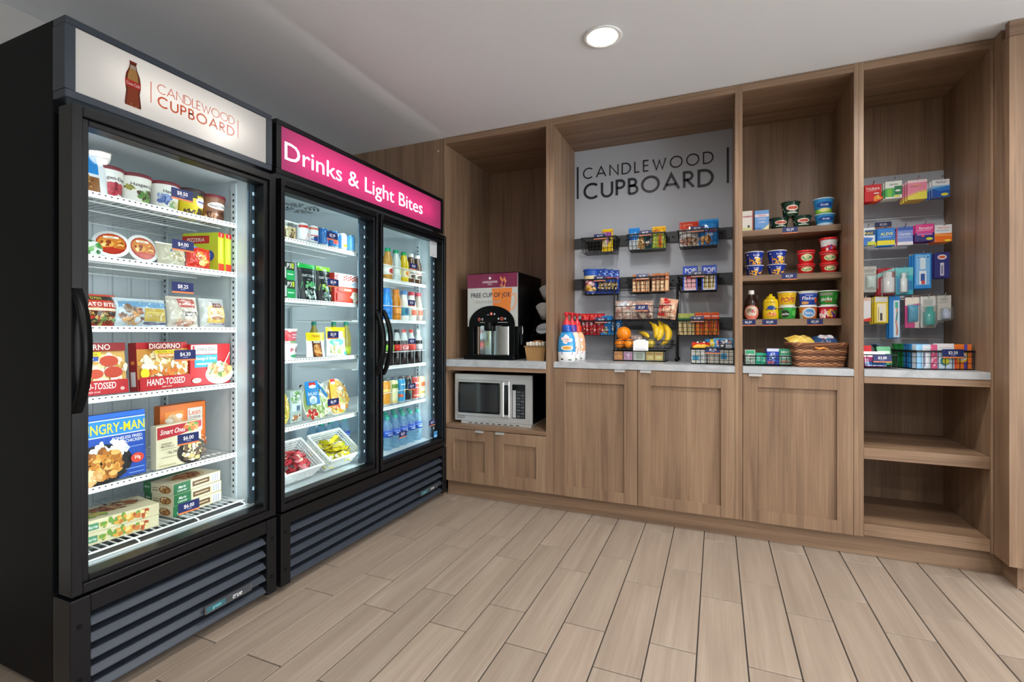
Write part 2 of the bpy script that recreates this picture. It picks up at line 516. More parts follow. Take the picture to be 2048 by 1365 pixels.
def unit(name, label, cat, x0, x1, tl, tr, back, backmat='wood_z'):
    u = thing(name, label, cat, ((x0 + x1) / 2, Y0 + 0.3, 0))
    wpart('side_panel', MB().box(x0, x0 + tl, Y0, back, 0.106, 2.408, 'wood_z', bev=0.001), u)
    wpart('side_panel', MB().box(x1 - tr, x1, Y0, back, 0.106, 2.408, 'wood_z', bev=0.001), u)
    wpart('back_panel', MB().box(x0, x1, back, back + 0.018, 0.106, 2.408, backmat), u)
    wpart('top_panel', MB().box(x0 + tl, x1 - tr, Y0, back, 2.367, 2.408, 'wood_x', bev=0.001), u)
    return u
def slab(label, x0, x1, back, zb=0.882):
    o = MB().box(x0 + 0.001, x1 - 0.001, Y0 - 0.004, back - 0.001, zb, 0.917, 'counter', bev=0.0015)
    cx, cy = (x0 + x1) / 2, (Y0 + back) / 2
    o.shift(-cx, -cy, -zb)
    return tag(o.build('countertop', None, (cx, cy, zb)), label, 'countertop', None)

uA = unit('coffee_cabinet', 'tall walnut cabinet unit holding the coffee machine and microwave, beside the pink-signed cooler', 'cabinet', -1.692, -0.943, 0.008, 0.024, 3.50)
wpart('shelf_rail', MB().box(-1.684, -0.967, Y0, 3.50, 0.845, 0.871, 'wood_x', bev=0.001), uA)
wpart('niche_shelf', MB().box(-1.684, -0.967, Y0, 3.50, 0.459, 0.485, 'wood_x', bev=0.001), uA)
shaker('door', uA, -1.683, -1.3235, 0.106, 0.455, 0.066, 0.072, 0.078, pull=-1.45)
shaker('door', uA, -1.3205, -0.968, 0.106, 0.455, 0.066, 0.072, 0.078, pull=-1.305)
wpart('filler_panel', MB().box(-2.61, -1.693, Y0 + 0.004, Y0 + 0.02, 0.0, 2.408, 'wood_z'), uA)
wpart('screw_cap', MB().lathe([(0.0, 0), (0.005, 0), (0.005, 0.002), (0.0, 0.002)], 10, 'white_plastic').xf(Matrix.Translation((-1.74, Y0 + 0.004, 2.328)) @ Matrix.Rotation(math.pi / 2, 4, 'X')), uA)
slab('grey marbled countertop slab under the coffee machine', -1.684, -0.967, 3.50, 0.871)

uB = unit('snack_cabinet', 'tall walnut cabinet unit with grey sign back panel and two shaker doors', 'cabinet', -0.943, 0.1075, 0.024, 0.018, 3.30, 'grey_panel')
shaker('door', uB, -0.918, -0.4175, 0.106, 0.879, 0.075, 0.083, 0.062, pull=-0.545)
shaker('door', uB, -0.4145, 0.0885, 0.106, 0.879, 0.068, 0.083, 0.062, pull=-0.40)
slab('grey marbled countertop slab under the fruit stand and creamer bottles', -0.919, 0.0895, 3.30)
rails = []
for z0, z1 in ((1.683, 1.752), (1.399, 1.470), (1.117, 1.192)):
    r = MB().box(-0.915, 0.0885, 3.286, 3.299, z0, z1, 'dark_rail', bev=0.001)
    for x in (-0.80, -0.56, -0.26, 0.03):
        r.lathe([(0.0, 0), (0.006, 0), (0.006, 0.002), (0.0, 0.002)], 8, 'rubber')
        b = r; n = 32
        r.v[-32:] = [(x + px, 3.286 - pz, (z0 + z1) / 2 + py) for px, py, pz in r.v[-32:]]
    wpart('mounting_rail', r, uB)

uC = unit('pantry_cabinet', 'tall walnut cabinet unit with three upper shelves of cups and one shaker door', 'cabinet', 0.1075, 0.636, 0.018, 0.020, 3.31)
shaker('door', uC, 0.1275, 0.6145, 0.106, 0.879, 0.068, 0.068, 0.062, pull=0.155)
for z0, z1 in ((1.645, 1.678), (1.389, 1.4215), (1.134, 1.172)):
    wpart('shelf', MB().box(0.1265, 0.615, 3.06, 3.309, z0, z1, 'wood_x', bev=0.001), uC)
slab('grey marbled countertop slab under the wicker basket', 0.1255, 0.616, 3.31)

uD = unit('open_cabinet', 'tall walnut cabinet unit with a grey slatted hook wall above open lower shelves', 'cabinet', 0.636, 1.136, 0.020, 0.009, 3.31)
wpart('counter_rail', MB().box(0.657, 1.126, Y0, 3.31, 0.850, 0.883, 'wood_x', bev=0.001), uD)
wpart('shelf', MB().box(0.657, 1.126, Y0 + 0.004, 3.31, 0.483, 0.537, 'wood_x', bev=0.001), uD)
wpart('base_shelf', MB().box(0.657, 1.126, Y0 + 0.002, 3.31, 0.113, 0.168, 'wood_x', bev=0.001), uD)
slab('grey marbled countertop slab under the laundry supplies basket', 0.656, 1.127, 3.31, 0.883)
# slat wall of grey boards with bright channels between them
zs = [1.975, 1.733, 1.509, 1.300, 1.141, 1.064, 0.918]
for i in range(6):
    b = MB().box(0.657, 1.1255, 3.296, 3.309, zs[i + 1] + 0.004, zs[i] - 0.004, 'grey_panel', bev=0.0015)
    wpart('slat', b, uD)
wpart('slat_channel', MB().box(0.657, 1.1255, 3.303, 3.3095, 0.918, 1.972, 'steel'), uD)

col = thing('end_column', 'walnut clad column stepping forward at the right end of the cabinets', 'column', (1.9, 3.1, 0))
wpart('side_panel', MB().box(1.137, 1.155, 2.76, 3.5, 0.106, 2.408, 'wood_z', bev=0.001), col)
wpart('front_panel', MB().box(1.137, 2.6, 2.695, 2.76, 0.106, 2.355, 'wood_z'), col)
wpart('top_trim', MB().box(1.134, 2.6, 2.688, 2.72, 2.345, 2.408, 'wood_x', bev=0.001), col)

# ------------------------------------------------------------------ stroke lettering of the cupboard sign (geometric capitals)
def arc(cx, cy, rx, ry, a0, a1, n=18):
    return [(cx + rx * math.cos(math.radians(a0 + (a1 - a0) * i / n)), cy + ry * math.sin(math.radians(a0 + (a1 - a0) * i / n))) for i in range(n + 1)]
GL = {
 'C': (0.86, [arc(.5, .5, .5, .5, 48, 312, 26)]),
 'A': (0.90, [[(0, 0), (.45, 1), (.90, 0)], [(.15, .32), (.75, .32)]]),
 'N': (0.76, [[(0, 0), (0, 1), (.76, 0), (.76, 1)]]),
 'D': (0.76, [[(0, 0), (0, 1), (.26, 1)] + arc(.26, .5, .5, .5, 90, -90, 20)[1:] + [(0, 0)]]),
 'L': (0.40, [[(0, 1), (0, 0), (.40, 0)]]),
 'E': (0.44, [[(.44, 1), (0, 1), (0, 0), (.44, 0)], [(0, .52), (.42, .52)]]),
 'W': (1.12, [[(0, 1), (.30, 0), (.56, .86), (.82, 0), (1.12, 1)]]),
 'O': (1.0, [arc(.5, .5, .5, .5, 90, 450, 40)]),
 'U': (0.66, [[(0, 1), (0, .33)] + arc(.33, .33, .33, .33, 180, 360, 16)[1:] + [(.66, 1)]]),
 'P': (0.48, [[(0, 0), (0, 1), (.22, 1)] + arc(.22, .745, .255, .255, 90, -90, 14)[1:] + [(0, .49)]]),
 'B': (0.52, [[(0, 0), (0, 1), (.2, 1)] + arc(.2, .77, .23, .23, 90, -90, 14)[1:] + [(0, .54)], [(0, .54), (.24, .54)] + arc(.24, .27, .27, .27, 90, -90, 14)[1:] + [(0, 0)]]),
 'R': (0.54, [[(0, 0), (0, 1), (.22, 1)] + arc(.22, .755, .245, .245, 90, -90, 14)[1:] + [(0, .51)], [(.16, .51), (.54, 0)]]),
}
def ribbon(mb, pts, t, mp, off, depth, m, col):
    n = len(pts); L = []; R = []
    closed = (Vector(pts[0]) - Vector(pts[-1])).length < 1e-6 and n > 8
    for i in range(n):
        p = Vector(pts[i])
        a = Vector(pts[i - 1]) if i else (Vector(pts[-2]) if closed else None)
        b = Vector(pts[i + 1]) if i < n - 1 else (Vector(pts[1]) if closed else None)
        d1 = (p - a).normalized() if a is not None else None
        d2 = (b - p).normalized() if b is not None else None
        if d1 is None: d1 = d2
        if d2 is None: d2 = d1
        n1 = Vector((-d1.y, d1.x)); n2 = Vector((-d2.y, d2.x))
        mm = (n1 + n2)
        if mm.length < 1e-3: mm = n1
        mm.normalize(); sc = min(2.2, 1 / max(0.3, mm.dot(n1)))
        L.append(p + mm * t / 2 * sc); R.append(p - mm * t / 2 * sc)
    vs = [mp(q.x, q.y, off + depth) for q in L] + [mp(q.x, q.y, off + depth) for q in R] + [mp(q.x, q.y, off) for q in L] + [mp(q.x, q.y, off) for q in R]
    fs = []
    for i in range(n - 1):
        fs += [(i, n + i, n + i + 1, i + 1), (2 * n + i, i, i + 1, 2 * n + i + 1), (n + i, 3 * n + i, 3 * n + i + 1, n + i + 1)]
    fs += [(0, 2 * n, 3 * n, n), (n - 1, 2 * n - 1, 4 * n - 1, 3 * n - 1)]
    mb.add(vs, fs, m, lin(col))
def sign_line(mb, text, x0, x1, z0, cap, t, mp, m, col, off=0.0005, depth=0.002):
    tot = sum(GL[c][0] for c in text) * cap * 0.92
    gap = (x1 - x0 - tot) / (len(text) - 1)
    x = x0
    for c in text:
        w, st = GL[c]
        for pl in st:
            ins = t / cap / 2
            ribbon(mb, [(x + px * cap * 0.92, z0 + cap * (ins + py * (1 - 2 * ins))) for px, py in pl], t, mp, off, depth, m, col)
        x += w * cap * 0.92 + gap
sgn = MB(); f = lambda u, v, o: (u, 3.30 - o, v)
sign_line(sgn, 'CANDLEWOOD', -0.855, -0.022, 2.166, 0.078, 0.0085, f, 'print', '#1b1c26')
sign_line(sgn, 'CUPBOARD', -0.848, -0.025, 2.022, 0.114, 0.0165, f, 'print', '#1b1c26')
sgn.box(-0.903, -0.891, 3.297, 3.2995, 2.035, 2.258, 'print', '#1b1c26')
sgn.box(0.058, 0.070, 3.297, 3.2995, 2.030, 2.252, 'print', '#1b1c26')
so = MB(); so.v, so.f, so.fm, so.fc, so.fs, so.mats = sgn.v, sgn.f, sgn.fm, sgn.fc, sgn.fs, sgn.mats
so.shift(0.42, -3.30, -2.0)
tag(so.build('wall_lettering', None, (-0.42, 3.30, 2.0)), 'dark CANDLEWOOD CUPBOARD lettering between two upright bars on the grey panel', 'sign')

# ------------------------------------------------------------------ glass door coolers
XB, XF, XD = -2.45, -1.696, -1.67
def cooler(name, label, y0, y1, doors, liner_pil, w=0.028, w2=0.047, wt=0.047):
    r = thing(name, label, 'refrigerator', ((XB + XF) / 2, (y0 + y1) / 2, 0))
    b = MB()
    b.box(XB, -1.758, y0, y0 + 0.03, 0.06, 1.995, 'black_side', bev=0.002)
    b.box(XB, -1.758, y1 - 0.03, y1, 0.06, 1.995, 'black_side', bev=0.002)
    b.box(XB, -1.80, y0 + .03, y1 - .03, 1.765, 1.995, 'black_side')
    b.box(XB, XB + .03, y0 + .03, y1 - .03, 0.06, 1.80, 'black_side')
    b.box(XB, -1.758, y0 + .03, y1 - .03, 0.06, 0.375, 'black_side')
    wpart('cabinet_body', b, r)
    ln = MB()
    ln.box(XB + .031, -1.758, y0 + .030, y0 + .036, .376, 1.76, 'liner')
    ln.box(XB + .031, -1.758, y1 - .036, y1 - .030, .376, 1.76, 'liner')
    ln.box(XB + .07, XB + .09, y0 + .036, y1 - .036, .376, 1.76, 'liner')
    ln.box(XB + .09, -1.758, y0 + .036, y1 - .036, 1.735, 1.76, 'liner')
    ln.box(XB + .09, -1.758, y0 + .036, y1 - .036, .376, .386, 'liner')
    for yy in (y0 + .036, y1 - .036):
        sg = 1 if yy < (y0 + y1) / 2 else -1
        for xa in (-2.335, -1.885):
            ln.box(xa, xa + .028, yy, yy + sg * .006, .40, 1.72, 'liner')
            for k in range(52):
                z = .42 + k * .0245
                ln.box(xa + .010, xa + .018, yy + sg * .006, yy + sg * .0065, z, z + .010, 'rubber')
    n = 9
    for k in range(n if liner_pil else 0):
        yy = y0 + .06 + (y1 - y0 - .12) * k / (n - 1)
        ln.box(XB + .09, XB + .094, yy - .028, yy + .028, .40, 1.70, 'liner', bev=0.003)
    wpart('liner', ln, r)
    # sign box
    s = MB(); sm = 'black_metal_sheen' if liner_pil else 'black_metal'
    zb, zt = 1.764, 1.995
    s.box(-1.758, XF, y0, y1, zt - .022, zt, sm, bev=0.002)
    s.box(-1.758, XF, y0, y1, zb, zb + .024, sm, bev=0.002)
    s.box(-1.758, XF, y0, y0 + .025, zb + .024, zt - .022, sm)
    s.box(-1.758, XF, y1 - .025, y1, zb + .024, zt - .022, sm)
    s.box(-1.80, -1.797, y0 + .03, y1 - .03, zb + .024, zt - .022, 'white_plastic')
    so_ = wpart('sign_box', s, r)
    # doors
    for (ya, yb, hy) in doors:
        d = MB(); za, zc = 0.344, 1.742
        xo = -1.735; wo = 0.028
        for (a0, a1, c0, c1) in ((ya, ya + w, za, zc), (yb - w, yb, za, zc), (ya + w, yb - w, zc - wo, zc), (ya + w, yb - w, za, za + wo)):
            d.box(xo, XD, a0, a1, c0, c1, 'black_metal', bev=0.002)
        for (a0, a1, c0, c1) in ((ya + w, ya + w2, za + wo, zc - wo), (yb - w2, yb - w, za + wo, zc - wo), (ya + w2, yb - w2, zc - wt, zc - wo), (ya + w2, yb - w2, za + wo, za + wt)):
            d.box(xo, XD - .012, a0, a1, c0, c1, 'black_metal', bev=0.002)
        do = wpart('door', d, r)
        p = MB().box(-1.714, -1.708, ya + w2 - .004, yb - w2 + .004, za + wt - .004, zc - wt + .004, 'glass')
        wpart('glass_pane', p, r, do)
        # bowed pull handle
        h = MB(); zm, hl = 1.042, 0.178
        pts = []; N = 18
        def hf(u, v):
            a = (u - .5) * 2
            x = XD + 0.052 * (1 - abs(a) ** 2.2)
            return x, zm + hl * a
        outer = [hf(i / N, 0) for i in range(N + 1)]
        inner = [(max(XD - .002, x - .016), z) for x, z in outer]
        poly = outer + inner[::-1]
        nn = len(outer)
        v = [(x, hy - .013, z) for x, z in outer] + [(x, hy + .013, z) for x, z in outer] + [(x, hy - .010, z) for x, z in inner] + [(x, hy + .010, z) for x, z in inner]
        fs = []
        for i in range(nn - 1):
            fs += [(i, nn + i, nn + i + 1, i + 1), (nn + i, 3 * nn + i, 3 * nn + i + 1, nn + i + 1), (3 * nn + i, 2 * nn + i, 2 * nn + i + 1, 3 * nn + i + 1), (2 * nn + i, i, i + 1, 2 * nn + i + 1)]
        h.add(v, fs, 'black_satin', (0, 0, 0), True)
        wpart('pull_handle', h, r, do)
    # base: corner posts, fascia, louvers
    g = MB()
    g.box(-1.758, XD, y0, y0 + .05, .03, .334, 'black_metal', bev=0.002)
    g.box(-1.758, XD, y1 - .045, y1, .03, .334, 'black_metal', bev=0.002)
    g.box(-1.74, XD - .003, y0 + .05, y1 - .045, .283, .333, 'black_metal', bev=0.002)
    g.box(-1.758, -1.735, y0 + .05, y1 - .045, .03, .283, 'black_matte')
    for yy in (y0 + .022, y1 - .022):
        for z in (.255, .10):
            g.box(XD, XD + .0015, yy - .006, yy + .006, z - .006, z + .006, 'black_satin')
    base = wpart('base_grille', g, r)
    for k in range(5):
        zc = .2545 - k * .0492
        prof = [(-1.733, zc + .008), (-1.693, zc + .006), (-1.6745, zc - .010), (-1.6740, zc - .013), (-1.679, zc - .017), (-1.700, zc - .012), (-1.733, zc)]
        lv = MB().prism(prof, 1, y0 + .052, y1 - .047, 'louver_metal', smooth=False)
        wpart('louver', lv, r, base)
    for xx in (-2.38, -1.80):
        for yy in (y0 + .08, y1 - .08):
            wpart('leveling_foot', MB().lathe([(.022, 0), (.022, .05), (.015, .062)], 12, 'rubber', c=(xx, yy)), r)
    return r, so_, base

def led_bar(r, ya, yb, seg=22):
    b = MB().box(-1.757, -1.738, ya, yb, .40, 1.71, 'led_body', bev=0.001)
    ym = (ya + yb) / 2
    for k in range(seg):
        z = .46 + k * 1.2 / (seg - 1)
        b.box(-1.738, -1.7365, ym - .004, ym + .004, z - .007, z + .007, 'led')
    return wpart('led_bar', b, r)

def shelf(r, ya, yb, zt, xf, guard=False, nw=26, holes=True):
    s = MB()
    s.box(xf - .004, xf, ya, yb, zt - .017, zt + .003, 'white_wire', bev=0.001)
    for k in range(34):
        y = ya + .012 + (yb - ya - .024) * k / 33
        s.box(xf, xf + .0004, y - .0035, y + .0022, zt - .0055, zt - .0020, 'rubber')
    for k in range(nw):
        y = ya + .008 + (yb - ya - .016) * k / (nw - 1)
        s.bar((xf - .004, y, zt - .004), (-2.34, y, zt - .004), .0021, 'white_wire')
    for x in (xf - .10, xf - .25, -2.335):
        s.bar((x, ya, zt - .009), (x, yb, zt - .009), .0032, 'white_wire')
    o = wpart('wire_shelf', s, r)
    if guard:
        g = MB()
        gz = zt + .085
        g.tube([(xf - .06, ya + .004, zt), (xf - .06, ya + .004, gz), (xf - .004, ya + .006, gz), (xf - .004, yb - .006, gz), (xf - .06, yb - .004, gz), (xf - .06, yb - .004, zt)], .0022, 5, 'white_wire')
        wpart('guard_rail', g, r, o)
    return o

F1, F1s, F1b = cooler('freezer', 'black single-door glass freezer with an off-white lettered sign, stocked with frozen meals', 0.763, 1.454, [(0.766, 1.451, 0.779)], True)
F2, F2s, F2b = cooler('refrigerator', 'black double-door glass cooler under a glowing pink Drinks & Light Bites sign', 1.476, 2.813, [(1.479, 2.1115, 2.090), (2.1295, 2.810, 2.151)], False, .018, .027, .050)
led_bar(F1, 1.386, 1.412); led_bar(F1, .803, .829)
led_bar(F2, 2.045, 2.10, 24); led_bar(F2, 1.512, 1.538); led_bar(F2, 2.745, 2.776, 24); led_bar(F2, 2.14, 2.166)
for z in (1.548, 1.343, 1.113, .883, .592): shelf(F1, .806, 1.411, z, -1.850)
s = MB()                                       # low floor rack of the freezer
for k in range(26):
    y = .815 + .59 * k / 25
    s.bar((-1.82, y, .400), (-2.34, y, .400), .002, 'white_wire')
s.bar((-1.80, .808, .404), (-1.80, 1.408, .404), .0035, 'white_wire'); s.bar((-2.1, .808, .396), (-2.1, 1.408, .396), .003, 'white_wire')
s.bar((-1.775, .808, .391), (-1.775, 1.408, .391), .003, 'white_wire')
for y in (.83, 1.0, 1.2, 1.39):
    s.tube([(-1.87, y, .40), (-1.80, y, .402), (-1.778, y, .398), (-1.775, y, .391)], .003, 5, 'white_wire')
wpart('floor_rack', s, F1)
wpart('drain_sill', MB().box(-1.875, -1.785, .81, 1.405, .3862, .3885, 'dark_rail'), F1)
for z in (1.528, 1.251, .971, .658): shelf(F2, 1.518, 2.125, z, -1.805)
for z in (1.415, 1.172, .893, .651): shelf(F2, 2.165, 2.772, z, -1.805, True)
mu = MB().box(-1.757, -1.738, 2.10, 2.14, .376, 1.74, 'black_metal').box(-2.34, -2.32, 2.13, 2.155, .40, 1.72, 'liner')
wpart('center_mullion', mu, F2)
vg = MB()
for rr in (.03, .05, .07, .09):
    for k in range(16):
        if k % 4 == 3: continue
        a0 = 2 * math.pi * k / 16; a1 = a0 + .30
        vg.add([(-1.98 + q * math.cos(a), 1.86 + q * math.sin(a), 1.7345) for q, a in ((rr, a0), (rr + .009, a0), (rr + .009, a1), (rr, a1))], [(0, 1, 2, 3)], 'rubber')
wpart('fan_vent', vg, F2)

# sign faces
def sign_plate(r, so_, y0, y1, z0, z1, base, cmds, extra=None, lm='sign_face'):
    p = MB()
    p.box(-1.7025, -1.7005, y0, y1, z0, z1, 'sign_face', base)
    po = wpart('sign_panel', p, r, so_)
    t = MB()
    w, h = y1 - y0, z1 - z0
    mp = lambda u, v, o: (-1.7005 + o, (y0 + y1) / 2 + u, z0 + v)
    draw(t, mp, w, h, cmds, m=lm, step=.0002)
    if extra: extra(t, mp, (y0 + y1) / 2, z0)
    l = r.location; t.shift(-l[0], -l[1], -l[2]); t.build('sign_lettering', po)
def cand(t, mp, ym, z0):
    g = lambda u, v, o: (-1.7005 + o, u, v)
    sign_line(t, 'CANDLEWOOD', 1.012, 1.287, 1.888, .0315, .0024, g, 'sign_face', '#d0603c', .0003, .0003)
    sign_line(t, 'CUPBOARD', 1.014, 1.285, 1.843, .037, .0052, g, 'sign_face', '#d0603c', .0003, .0003)
def Y1(y): return (y - .790) / .639
def Z1(z): return (z - 1.784) / .188
bot = [(.006, 0), (.0225, 0), (.0235, .006), (.021, .03), (.0195, .045), (.022, .065), (.0225, .08), (.0195, .10), (.012, .118), (.0095, .13), (.0095, .138), (.0105, .1385), (.0105, .142)]
def bpoly(z0, z1, k=1.0):
    pr = [p for p in bot if z0 <= p[1] <= z1]
    L = [(.940 - p[0] * k, 1.807 + p[1]) for p in pr]; R = [(.940 + p[0] * k, 1.807 + p[1]) for p in pr[::-1]]
    return [(Y1(a), Z1(b)) for a, b in L + R]
sign_plate(F1, F1s, .788, 1.429, 1.786, 1.974, '#e4e2df', [
    ('r', Y1(.9915), Z1(1.843), Y1(.9940), Z1(1.912), '#d0603c'), ('r', Y1(1.3015), Z1(1.843), Y1(1.3040), Z1(1.912), '#d0603c'),
    ('p', bpoly(0, .142), '#6a2f1c'), ('p', bpoly(.0, .07, .75), '#a34a2c'), ('p', bpoly(.065, .118, .7), '#c99a5a'), ('p', bpoly(.118, .137, .75), '#c9b7a4'),
    ('r', Y1(.918), Z1(1.867), Y1(.962), Z1(1.888), '#cf3a2c'), ('t', 'Coca-Cola', Y1(.940), Z1(1.8775), .055, '#f7e9e4', .060, .01, .2),
    ('r', Y1(.929), Z1(1.945), Y1(.951), Z1(1.949), '#8e2a22'),
    ('b', Y1(.940), Z1(1.812), .02, .02, ['#3c1a10', '#c98d4a', '#8c4326'], 10, .012)], cand)
sign_plate(F2, F2s, 1.500, 2.789, 1.787, 1.974, '#e263a4', [('t', 'Drinks & Light Bites', .424, .49, .43, '#ffffff', -.815, .004)], None, 'sign_letter')
strip((-1.785, 1.11, 1.885), (1, 0, 0), .46, .02, 0.31, (1, .97, .92))
strip((-1.785, 2.14, 1.885), (1, 0, 0), 1.12, .02, 0.95, (1, .97, .95))

# maker's badges on the fourth louver
for r, base, ya, yb in ((F1, F1b, 1.150, 1.335), (F2, F2b, 2.50, 2.70)):
    b = MB().box(-1.674, -1.668, ya, yb, .092, .122, 'dark_rail')
    b.box(-1.6685, -1.6675, ya, yb, .092, .0935, 'chrome').box(-1.6685, -1.6675, ya, ya + .0015, .092, .122, 'chrome').box(-1.6685, -1.6675, yb - .0015, yb, .092, .122, 'chrome')
    draw(b, lambda u, v, o, ya=ya, yb=yb: (-1.668 + o, (ya + yb) / 2 + u, .092 + v), yb - ya, .03, [
        ('r', .03, .15, .42, .8, '#2f5f6b'), ('t', 'green', .24, .5, .38, '#7fc4c9', .3), ('t', 'true', .68, .52, .62, '#d9dde0', .42, .02, .25)])
    wpart('badge', b, r, base)
# ------------------------------------------------------------------ kinds of packages
HP = math.pi / 2
def bev_rect(w, d, r=0.002): pass
def carton(name, label, cat, loc, rz, w, d, h, base, front=(), side=(), top=None, group=None, lean=0.0, left=(), topc=(), m='print'):
    """printed folding carton; front face towards local -y"""
    b = MB().box(-w / 2, w / 2, -d / 2, d / 2, 0, h, m, base, bev=0.0012)
    if top: b.box(-w / 2 + .001, w / 2 - .001, -d / 2 + .001, d / 2 - .001, h - .001, h + .0003, m, top)
    draw(b, flat(-d / 2), w, h, front, m=m)
    if side: draw(b, lambda u, v, o: (w / 2 + o, u, v), d, h, side, m=m)
    if left: draw(b, lambda u, v, o: (-w / 2 - o, -u, v), d, h, left, m=m)
    if topc: draw(b, lambda u, v, o: (u, v - d / 2, h + o), w, d, topc, m=m, off=.0006)
    return tag(b.build(name, None, loc, rot=(-lean, 0, rz)), label, cat, group)

def pillow(name, label, cat, loc, rz, w, d, h, base, cmds=(), group=None, lean=0.0, seal=0.06, m='gloss', film=None, wr=0.004, sealcol=None, seed=0, roll=0.0):
    """sealed bag: bulging front and back, flat crimped ends; with film = loose clear outer wrap"""
    rnd = random.Random(seed * 77 + int(w * 1000)); ph = [rnd.random() * 6.28 for _ in range(6)]
    def bulge(u, v, k=1.0):
        x = max(-1, min(1, 2 * u / w)); t = v / h
        t = (t - seal) / (1 - 2 * seal)
        if t <= 0 or t >= 1: return 0.0015
        z = 2 * t - 1
        q = max(0, (1 - abs(x) ** 2.6)) ** .55 * max(0, (1 - abs(z) ** 2.6)) ** .55
        wv = wr * (math.sin(9 * x + 4 * z + ph[0]) * .5 + math.sin(5 * z - 7 * x + ph[1]) * .35 + math.sin(15 * x * z + ph[2]) * .3) * q
        return 0.0015 + k * d / 2 * q + wv
    mp = lambda u, v, o: (u, -bulge(u, v) - o, v)
    b = MB()
    nu, nv = 16, 18
    b.grid(lambda a, c: mp((a - .5) * w, c * h, 0), nu, nv, m, base)
    b.grid(lambda a, c: ((.5 - a) * w, bulge((.5 - a) * w, c * h), c * h), nu, nv, m, base)
    sc = sealcol or base
    for z0, z1 in ((0, seal * h), (h - seal * h, h)):
        b.box(-w / 2, w / 2, -.0018, .0018, z0, z1, m, sc)
    draw(b, mp, w, h, cmds, off=.0012, step=.0002, m=m, n=12)
    o = b.build(name, None, loc, rot=(-lean, roll, rz))
    if film:
        fm = MB(); fw, fh, zo = w * film[0], h * film[1], -h * (film[1] - 1) * .3
        fm.grid(lambda a, c: ((a - .5) * fw, -bulge((a - .5) * w, c * h, 1.15) - .004, c * fh + zo), 12, 12, 'film')
        fm.build('clear_wrap', o)
    return tag(o, label, cat, group)

def pouch(name, label, cat, loc, rz, w, d, h, base, cmds=(), group=None, lean=0.05, m='gloss', seed=0):
    """stand-up pouch: wide at the foot, flat sealed top"""
    def dep(u, v):
        x = 2 * u / w; t = v / h
        return .0012 + d / 2 * max(0, 1 - abs(x) ** 3) ** .6 * (max(0, 1 - t) ** .6 * .8 + .2 * max(0, 1 - t))
    mp = lambda u, v, o: (u * (1 - .04 * math.sin(3.14 * v / h)), -dep(u, v) - o, v)
    b = MB()
    b.grid(lambda a, c: mp((a - .5) * w, c * h, 0), 12, 14, m, base)
    b.grid(lambda a, c: ((.5 - a) * w * (1 - .04 * math.sin(3.14 * c)), dep((.5 - a) * w, c * h), c * h), 12, 14, m, base)
    draw(b, mp, w, h, cmds, off=.001, step=.0002, m=m, n=12)
    return tag(b.build(name, None, loc, rot=(-lean, 0, rz)), label, cat, group)

def cup(name, label, cat, loc, rz, r0, r1, h, base, cmds=(), lid='#ffffff', lidh=.008, group=None, seg=28, foil=None, m='print', rim=.003, bandtop=None):
    """tapered tub with a lid"""
    t = thing(name, label, cat, loc, rz, group)
    b = MB().lathe([(r0 - .002, 0, base), (r0, .002), (r1, h)], seg, m)
    draw(b, cone(r0, r1, h), 2 * max(r0, r1), h, cmds, off=.0006, step=.00015, m=m, n=12)
    b.build('tub', t)
    l = MB().lathe([(r1 - .001, h - .001, lid), (r1 + rim, h), (r1 + rim, h + lidh), (r1 + rim - .002, h + lidh + .0012), (r1 - .004, h + lidh + .0012), (r1 - .006, h + lidh - .001), (0.0, h + lidh - .001)], seg, m)
    l.build('lid', t)
    return t

def can(name, label, cat, loc, rz, r, h, base, cmds=(), group=None, topcol='#c9ccce'):
    t = thing(name, label, cat, loc, rz, group)
    b = MB().lathe([(r * .78, 0, '#b8bbbd'), (r * .8, .003), (r, .012, base), (r, h - .014), (r * .84, h - .003)], 24, 'gloss')
    draw(b, cone(r, r, h - .026, 1.3, z0=.012), 2 * r, h - .026, cmds, off=.0006, m='gloss', n=12)
    b.build('can_body', t)
    MB().lathe([(r * .84, h - .003), (r * .86, h), (r * .82, h), (r * .79, h - .004), (0, h - .004)], 24, 'chrome').build('can_end', t)
    return t

def bottle(name, label, cat, loc, rz, prof, liquid, lab, labz, cap, capr, caph, group=None, m='gloss', cmds=(), seg=20):
    """prof: (r, z) silhouette; printed sleeve between labz; screw cap on top"""
    t = thing(name, label, cat, loc, rz, group)
    MB().lathe([(p[0], p[1], p[2] if len(p) > 2 else liquid) for p in prof], seg, m).build('bottle_body', t)
    z = prof[-1][1]
    MB().lathe([(capr, z - .004, cap), (capr, z + caph - .001), (capr - .0015, z + caph), (0, z + caph)], 16, 'print').build('cap', t)
    if lab:
        rr = max(p[0] for p in prof if labz[0] - .02 <= p[1] <= labz[1] + .02) + .0006
        s = MB().lathe([(rr - .0004, labz[0], lab), (rr, labz[0]), (rr, labz[1]), (rr - .0004, labz[1])], seg, 'print')
        draw(s, cone(rr, rr, labz[1] - labz[0], 1.3, z0=labz[0]), 2 * rr, labz[1] - labz[0], cmds, off=.0005, n=10)
        s.build('bottle_label', t)
    return t

TAGN = [0]
def price(txt, label, loc, rz, w=.074, h=.038, lean=0.0, group=None):
    b = MB().box(-w / 2, w / 2, 0, .0012, 0, h, 'print', '#1b2a62', bev=.0003)
    draw(b, flat(0), w, h, [('r', 0, 0, 1, .15, '#d9804c'), ('t', txt, .5, .62, .34, '#f2f4fa', .62, .03), ('r', .38, .30, .62, .35, '#9fa9cf')])
    return tag(b.build('price_tag', None, loc, rot=(-lean, 0, rz)), label, 'price tag', group)

FOODP = ['#e8c98a', '#d99a4a', '#f2e3bd', '#c87a34', '#f6eed8', '#b8602a']
def FX(y, z, xf=-1.87): return (xf, y, z)      # a spot on a cooler shelf

